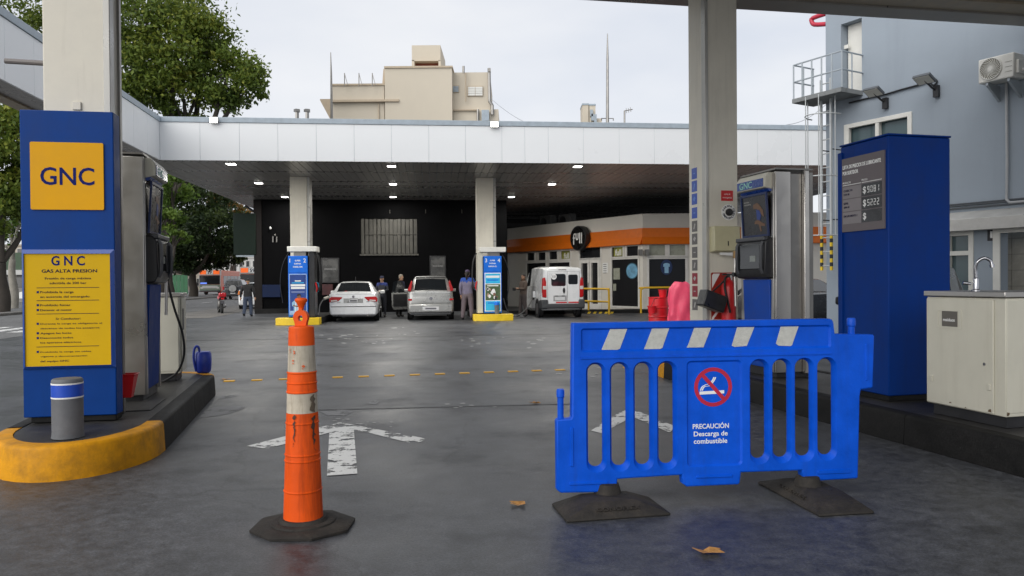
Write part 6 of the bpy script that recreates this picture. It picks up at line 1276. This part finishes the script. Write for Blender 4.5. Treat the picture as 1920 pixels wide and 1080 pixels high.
LAV, MAU, NAV, DGR, BRN, BLK, JEAN, YOK = fab('cloth_lavender', (.185, .165, .235)), fab('cloth_mauve', (.15, .118, .13)), fab('cloth_navy', (.022, .026, .055)), fab('cloth_charcoal', (.03, .032, .042)), fab('cloth_brown', (.115, .083, .066)), fab('cloth_black', (.012, .012, .013)), fab('cloth_jean', (.035, .05, .085)), fab('cloth_blue', (.02, .075, .36))
HAIRK = mat('hair_dark', (.018, .013, .010), .6); HAIRG = mat('hair_grey', (.22, .19, .15), .7); SHOEK = mat('shoe_black', (.015, .014, .013), .5)
dn = ((0, .02, -.29), (.0, -.05, -.55))
st_ = ((0, 0, 0), (0, .03, 0))
q = G(877, 599.5); person('attendant in lavender jacket with ponytail seen from behind at pump three', (q.x, q.y, 0), rad(172), 1.84, (((-.12, .0, -.26), (-.30, -.16, -.28)), ((.06, .02, -.28), (.05, -.04, -.54))), (((-.03, 0, 0), (-.05, .03, 0)), ((.04, 0, 0), (.07, .03, 0))), (LAV, MAU, SKIN, SHOEK), cap=fab('cap_purple', (.10, .07, .14)), hair=HAIRK, yoke=YOK, pony=True, bulk=1.3)
q = G(717, 594); person('attendant in dark uniform and cap facing us beside the white sedan', (q.x, q.y, 0), rad(-6), 1.66, (((-.06, -.02, -.27), (.10, -.20, -.30)), ((.06, -.02, -.27), (-.10, -.21, -.27))), (st_, st_), (DGR, DGR, SKIN, SHOEK), cap=NAV, yoke=fab('cloth_royal', (.02, .035, .16)), hold=((0, -.27, 1.10), (.06, .02, .04), PRINT))
q = G(749, 594); person('grey haired man behind the open door of the silver carrier', (q.x, q.y, 0), rad(60), 1.72, (dn, ((0, -.04, -.28), (-.02, -.26, -.36))), (st_, st_), (NAV, BLK, SKIN, SHOEK), hair=HAIRG, lean=.12)
q = G(981, 593.5); person('man in brown jacket standing sideways by the white van', (q.x, q.y, 0), rad(-62), 1.70, (((-.02, -.05, -.27), (.12, -.27, -.26)), ((.03, -.06, -.27), (-.10, -.28, -.25))), (((0, -.06, 0), (0, -.10, 0)), ((0, .02, 0), (.02, .10, 0))), (BRN, fab('cloth_taupe', (.085, .068, .065)), SKIN, SHOEK), hair=HAIRK, hold=((.02, -.42, 1.12), (.09, .03, .06), BLACKP), lean=-.05, head_turn=.35)
q = G(465, 593.5); person('man in black jacket and jeans walking away toward the street', (q.x, q.y, 0), rad(185), 1.60, (((-.11, .03, -.27), (-.13, -.02, -.52)), ((.11, .03, -.27), (.14, -.02, -.52))), (((-.02, -.06, 0), (-.03, -.02, 0)), ((.02, .02, 0), (.05, .12, .02))), (BLK, JEAN, SKIN, SHOEK), cap=BLK, bulk=1.38)
# ================================================================== trees
def leafmat(name, a, b, c):
    m = bpy.data.materials.new(name); m.use_nodes = True; nt = m.node_tree; N = nt.nodes; L = nt.links; bs = N['Principled BSDF']; bs.inputs['Roughness'].default_value = .55; bs.inputs['Specular IOR Level'].default_value = .35
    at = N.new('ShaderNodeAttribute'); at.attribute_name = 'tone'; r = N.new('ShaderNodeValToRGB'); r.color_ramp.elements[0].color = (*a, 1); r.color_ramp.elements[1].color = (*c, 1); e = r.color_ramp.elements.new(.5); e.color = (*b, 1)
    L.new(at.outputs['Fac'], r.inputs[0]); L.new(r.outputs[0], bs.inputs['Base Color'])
    tr = N.new('ShaderNodeBsdfTranslucent'); L.new(r.outputs[0], tr.inputs[0]); mx = N.new('ShaderNodeMixShader'); mx.inputs[0].default_value = .3; L.new(bs.outputs[0], mx.inputs[1]); L.new(tr.outputs[0], mx.inputs[2]); L.new(mx.outputs[0], N['Material Output'].inputs[0]); return m
BARK = mat('bark', (.05, .042, .034), .9, var=.3, scale=3, bump=.6, bscale=12); BARKP = mat('bark_pale', (.30, .28, .24), .9, var=.3, scale=3, bump=.4, bscale=12)
LG1 = leafmat('foliage', (.045, .08, .012), (.13, .185, .024), (.32, .33, .05)); LG2 = leafmat('foliage_dark', (.010, .022, .007), (.028, .05, .012), (.08, .11, .02)); LG3 = leafmat('foliage_autumn', (.10, .06, .015), (.22, .12, .025), (.30, .20, .04)); LG4 = leafmat('foliage_bright', (.05, .10, .012), (.10, .17, .025), (.20, .28, .05))
def tree(label, base, blobs, trunk_r, leaf, mat_, seed, fork=.45, lean=(0, 0), bark=BARK, bare=False, name='tree'):
    """blobs: (centre, radius, leaves); limbs run from the fork to each blob"""
    rnd = random.Random(seed); t = thing(name, label, 'tree', (base.x, base.y, 0)); o = Vector((base.x, base.y, 0)); hmax = min(b[0].z for b in blobs); fz = max(2.2, hmax * fork)
    f = Vector((lean[0], lean[1], fz)); MB().tube(smoothpath([(0, 0, -.1), (lean[0]*.2 + .06, .05, fz*.3), (lean[0]*.6 - .05, lean[1]*.6, fz*.7), f], 3), [trunk_r*(1.25 - .5*i/9) for i in range(10)], 10).build('trunk', bark, t, smooth=60)
    vs, fs, tone = [], [], []
    for c, r, n in blobs:
        c = c - o; d = c - f; mid = f + d*.5 + Vector((rnd.uniform(-.1, .1), rnd.uniform(-.1, .1), -.08))*d.length
        MB().tube(smoothpath([f, mid, c], 4), [trunk_r*(.62 - .42*i/8) for i in range(9)], 7).build('limb', bark, t, smooth=60)
        for k in range(3):
            e = c + Vector((rnd.gauss(0, 1), rnd.gauss(0, 1), rnd.gauss(.2, .6))).normalized()*r*.8; MB().tube([mid + (c - mid)*.6, (c + e)*.5 + Vector((0, 0, .1*r)), e], [trunk_r*.2, trunk_r*.13, trunk_r*.05], 5).build('branch', bark, t)
        nc = max(6, int(n / 130))
        for _ in range(nc):
            while True:
                u = Vector((rnd.uniform(-1, 1), rnd.uniform(-1, 1), rnd.uniform(-1, 1)))
                if .25 < u.length < 1: break
            u = u.normalized() * u.length**.5; cc = c + Vector((u.x*r, u.y*r, u.z*r*.82)); cr_ = r*rnd.uniform(.16, .34); ct = rnd.gauss(.45, .13) + .16*u.z  # leaf tone rises toward each blob's top, painting in light from above
            for _ in range(n // nc):
                g = Vector((rnd.gauss(0, 1), rnd.gauss(0, 1), rnd.gauss(0, .7))); p = cc + g*cr_*.62; nrm = (Vector((rnd.gauss(0, 1), rnd.gauss(0, 1), rnd.gauss(.5, .8)))).normalized(); a = nrm.orthogonal().normalized(); a = (a*math.cos(q_ := rnd.uniform(0, 6.28)) + nrm.cross(a)*math.sin(q_)); b = nrm.cross(a); l_ = leaf*rnd.uniform(.6, 1.3); k0 = len(vs)
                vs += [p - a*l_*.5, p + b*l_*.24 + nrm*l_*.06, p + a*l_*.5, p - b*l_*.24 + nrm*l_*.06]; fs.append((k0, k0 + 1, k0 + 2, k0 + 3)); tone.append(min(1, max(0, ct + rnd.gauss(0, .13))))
    if not bare:
        me = bpy.data.meshes.new('crown'); me.from_pydata(vs, [], fs); me.materials.append(mat_); at = me.attributes.new('tone', 'FLOAT', 'FACE'); at.data.foreach_set('value', tone); cr_ = bpy.data.objects.new('crown', me); COL.objects.link(cr_); cr_.parent = t
    return t
def B_(px, py, Z, r, n): return (P(px, py, Z), r * Z / FPX, n)
gz = lambda px, Z: P(px, 527, Z)
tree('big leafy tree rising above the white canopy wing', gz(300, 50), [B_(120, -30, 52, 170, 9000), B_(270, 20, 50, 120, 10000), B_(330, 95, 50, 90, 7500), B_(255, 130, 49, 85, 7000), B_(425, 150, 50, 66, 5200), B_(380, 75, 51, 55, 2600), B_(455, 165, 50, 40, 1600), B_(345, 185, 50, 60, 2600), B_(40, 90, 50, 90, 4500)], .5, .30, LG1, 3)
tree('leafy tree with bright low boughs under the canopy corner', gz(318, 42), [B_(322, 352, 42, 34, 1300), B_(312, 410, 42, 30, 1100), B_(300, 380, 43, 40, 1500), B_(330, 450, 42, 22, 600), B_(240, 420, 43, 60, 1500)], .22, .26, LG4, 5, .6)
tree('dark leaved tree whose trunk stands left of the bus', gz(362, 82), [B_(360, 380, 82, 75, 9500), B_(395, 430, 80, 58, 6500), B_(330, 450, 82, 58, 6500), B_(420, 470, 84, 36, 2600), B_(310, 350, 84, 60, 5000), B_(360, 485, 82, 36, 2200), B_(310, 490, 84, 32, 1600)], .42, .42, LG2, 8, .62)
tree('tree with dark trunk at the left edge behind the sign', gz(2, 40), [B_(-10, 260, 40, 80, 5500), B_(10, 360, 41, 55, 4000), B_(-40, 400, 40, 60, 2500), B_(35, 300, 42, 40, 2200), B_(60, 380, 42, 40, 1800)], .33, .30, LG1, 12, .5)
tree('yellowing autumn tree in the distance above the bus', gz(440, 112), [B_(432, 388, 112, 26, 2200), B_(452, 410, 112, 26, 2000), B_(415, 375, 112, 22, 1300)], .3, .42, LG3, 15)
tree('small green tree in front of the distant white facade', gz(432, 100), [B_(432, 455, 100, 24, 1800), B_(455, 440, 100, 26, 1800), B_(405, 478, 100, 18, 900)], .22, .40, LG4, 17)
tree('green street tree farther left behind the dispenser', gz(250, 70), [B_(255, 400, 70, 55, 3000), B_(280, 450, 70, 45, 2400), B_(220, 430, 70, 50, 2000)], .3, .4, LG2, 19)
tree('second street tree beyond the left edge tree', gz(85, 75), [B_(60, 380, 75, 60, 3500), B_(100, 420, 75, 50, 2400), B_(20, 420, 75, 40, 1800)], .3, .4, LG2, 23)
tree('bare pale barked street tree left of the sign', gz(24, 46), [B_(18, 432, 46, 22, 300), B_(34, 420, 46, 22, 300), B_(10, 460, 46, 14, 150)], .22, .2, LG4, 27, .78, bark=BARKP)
# ================================================================== distant street fronts
def facade(label, px0, px1, Z, h_, m, rows, cols, wm=None, depth=8):
    a, b = P(px0, 527, Z), P(px1, 527, Z); t = thing('far_building', label, 'building', (a.x, a.y, 0)); W_ = b.x - a.x; wm = wm or GLASS
    MB().box(0, W_, 0, depth, 0, h_).build('wall', m, t); MB().box(-.2, W_ + .2, -.25, depth, h_, h_ + .3).build('cornice', m, t)
    for i in range(cols):
        for j in range(rows):
            x = W_*(i + .28)/cols; z = h_*(j + .3)/rows; f_ = MB().box(x - .1, x + W_*.44/cols + .1, -.10, -.002, z - .1, z + h_*.5/rows + .1).build('window', mat('window_trim', (.5, .49, .46), .7), t); MB().box(x, x + W_*.44/cols, -.13, -.101, z, z + h_*.5/rows).build('pane', wm, f_)
    return t
FWH = mat('facade_white', (.55, .54, .52), .8, var=.08, scale=.2); FCR = mat('facade_cream', (.48, .42, .34), .8, var=.1, scale=.2); FDK = mat('facade_brown', (.16, .12, .10), .8)
facade('white far building front above the buses', 396, 484, 150, 6.3, FWH, 2, 7); facade('cream far building at the end of the street', 300, 398, 165, 9, FCR, 3, 6); facade('grey far building left of the street trees', -160, 160, 150, 9, FCR, 3, 12); facade('pale far building behind the dispenser', 165, 296, 155, 7.5, FWH, 2, 7)
a, b = P(296, 527, 98), P(352, 527, 98); t = thing('hoarding', 'green hoarding fence along the street behind the tree trunk', 'fence', (a.x, a.y, 0)); n_ = 8
for i in range(n_): MB().box((b.x - a.x)*i/n_ + .02, (b.x - a.x)*(i + 1)/n_ - .02, 0, .08, .1, 2.5).build('panel', mat('hoarding_green', (.02, .13, .05), .5), t)
a, b = P(-30, 527, 62), P(60, 527, 62); t = thing('kiosk', 'low street kiosk with green sign board at the left edge', 'kiosk', (a.x, a.y, 0)); W_ = b.x - a.x
MB().box(0, W_, 0, 3, 0, 2.2).build('body', mat('kiosk_grey', (.25, .24, .23), .7, var=.4, scale=3), t); MB().box(-.2, W_ + .2, -.5, 3.2, 2.21, 2.6).build('canopy', mat('kiosk_white', (.5, .5, .48), .6), t); MB().box(0, W_, -.2, 0.1, 2.61, 4.0).build('sign_board', mat('kiosk_green', (.03, .07, .03), .5), t); MB().box(.3, W_ - .3, -.03, -.002, 1.2, 2.0).build('window', GLASS, t)
for k in range(5): MB().prism([(.5 + k*.75, .3), (.9 + k*.75, .3), (1.05 + k*.75, .9), (.6 + k*.75, .8)], -.02, -.002).build('mural_patch', PRINT if k % 2 else BLACKP, t)
# overhead wires
for i, (p0, p1, Z) in enumerate((((920, 185), (1010, 240), 57), ((1470, 235), (1550, 195), 40))):
    a, b = P(*p0, Z), P(*p1, Z); pts = [a + (b - a)*k/10 - Vector((0, 0, .25*math.sin(PI*k/10))) for k in range(11)]
    o = MB().tube(pts, .018, 4).build('overhead_wire', mat('wire', (.25, .26, .28), .6)); tag(o, ('thin wire running down right of the cream block', 'thin wire crossing the sky left of the building ladder')[i], 'wire')
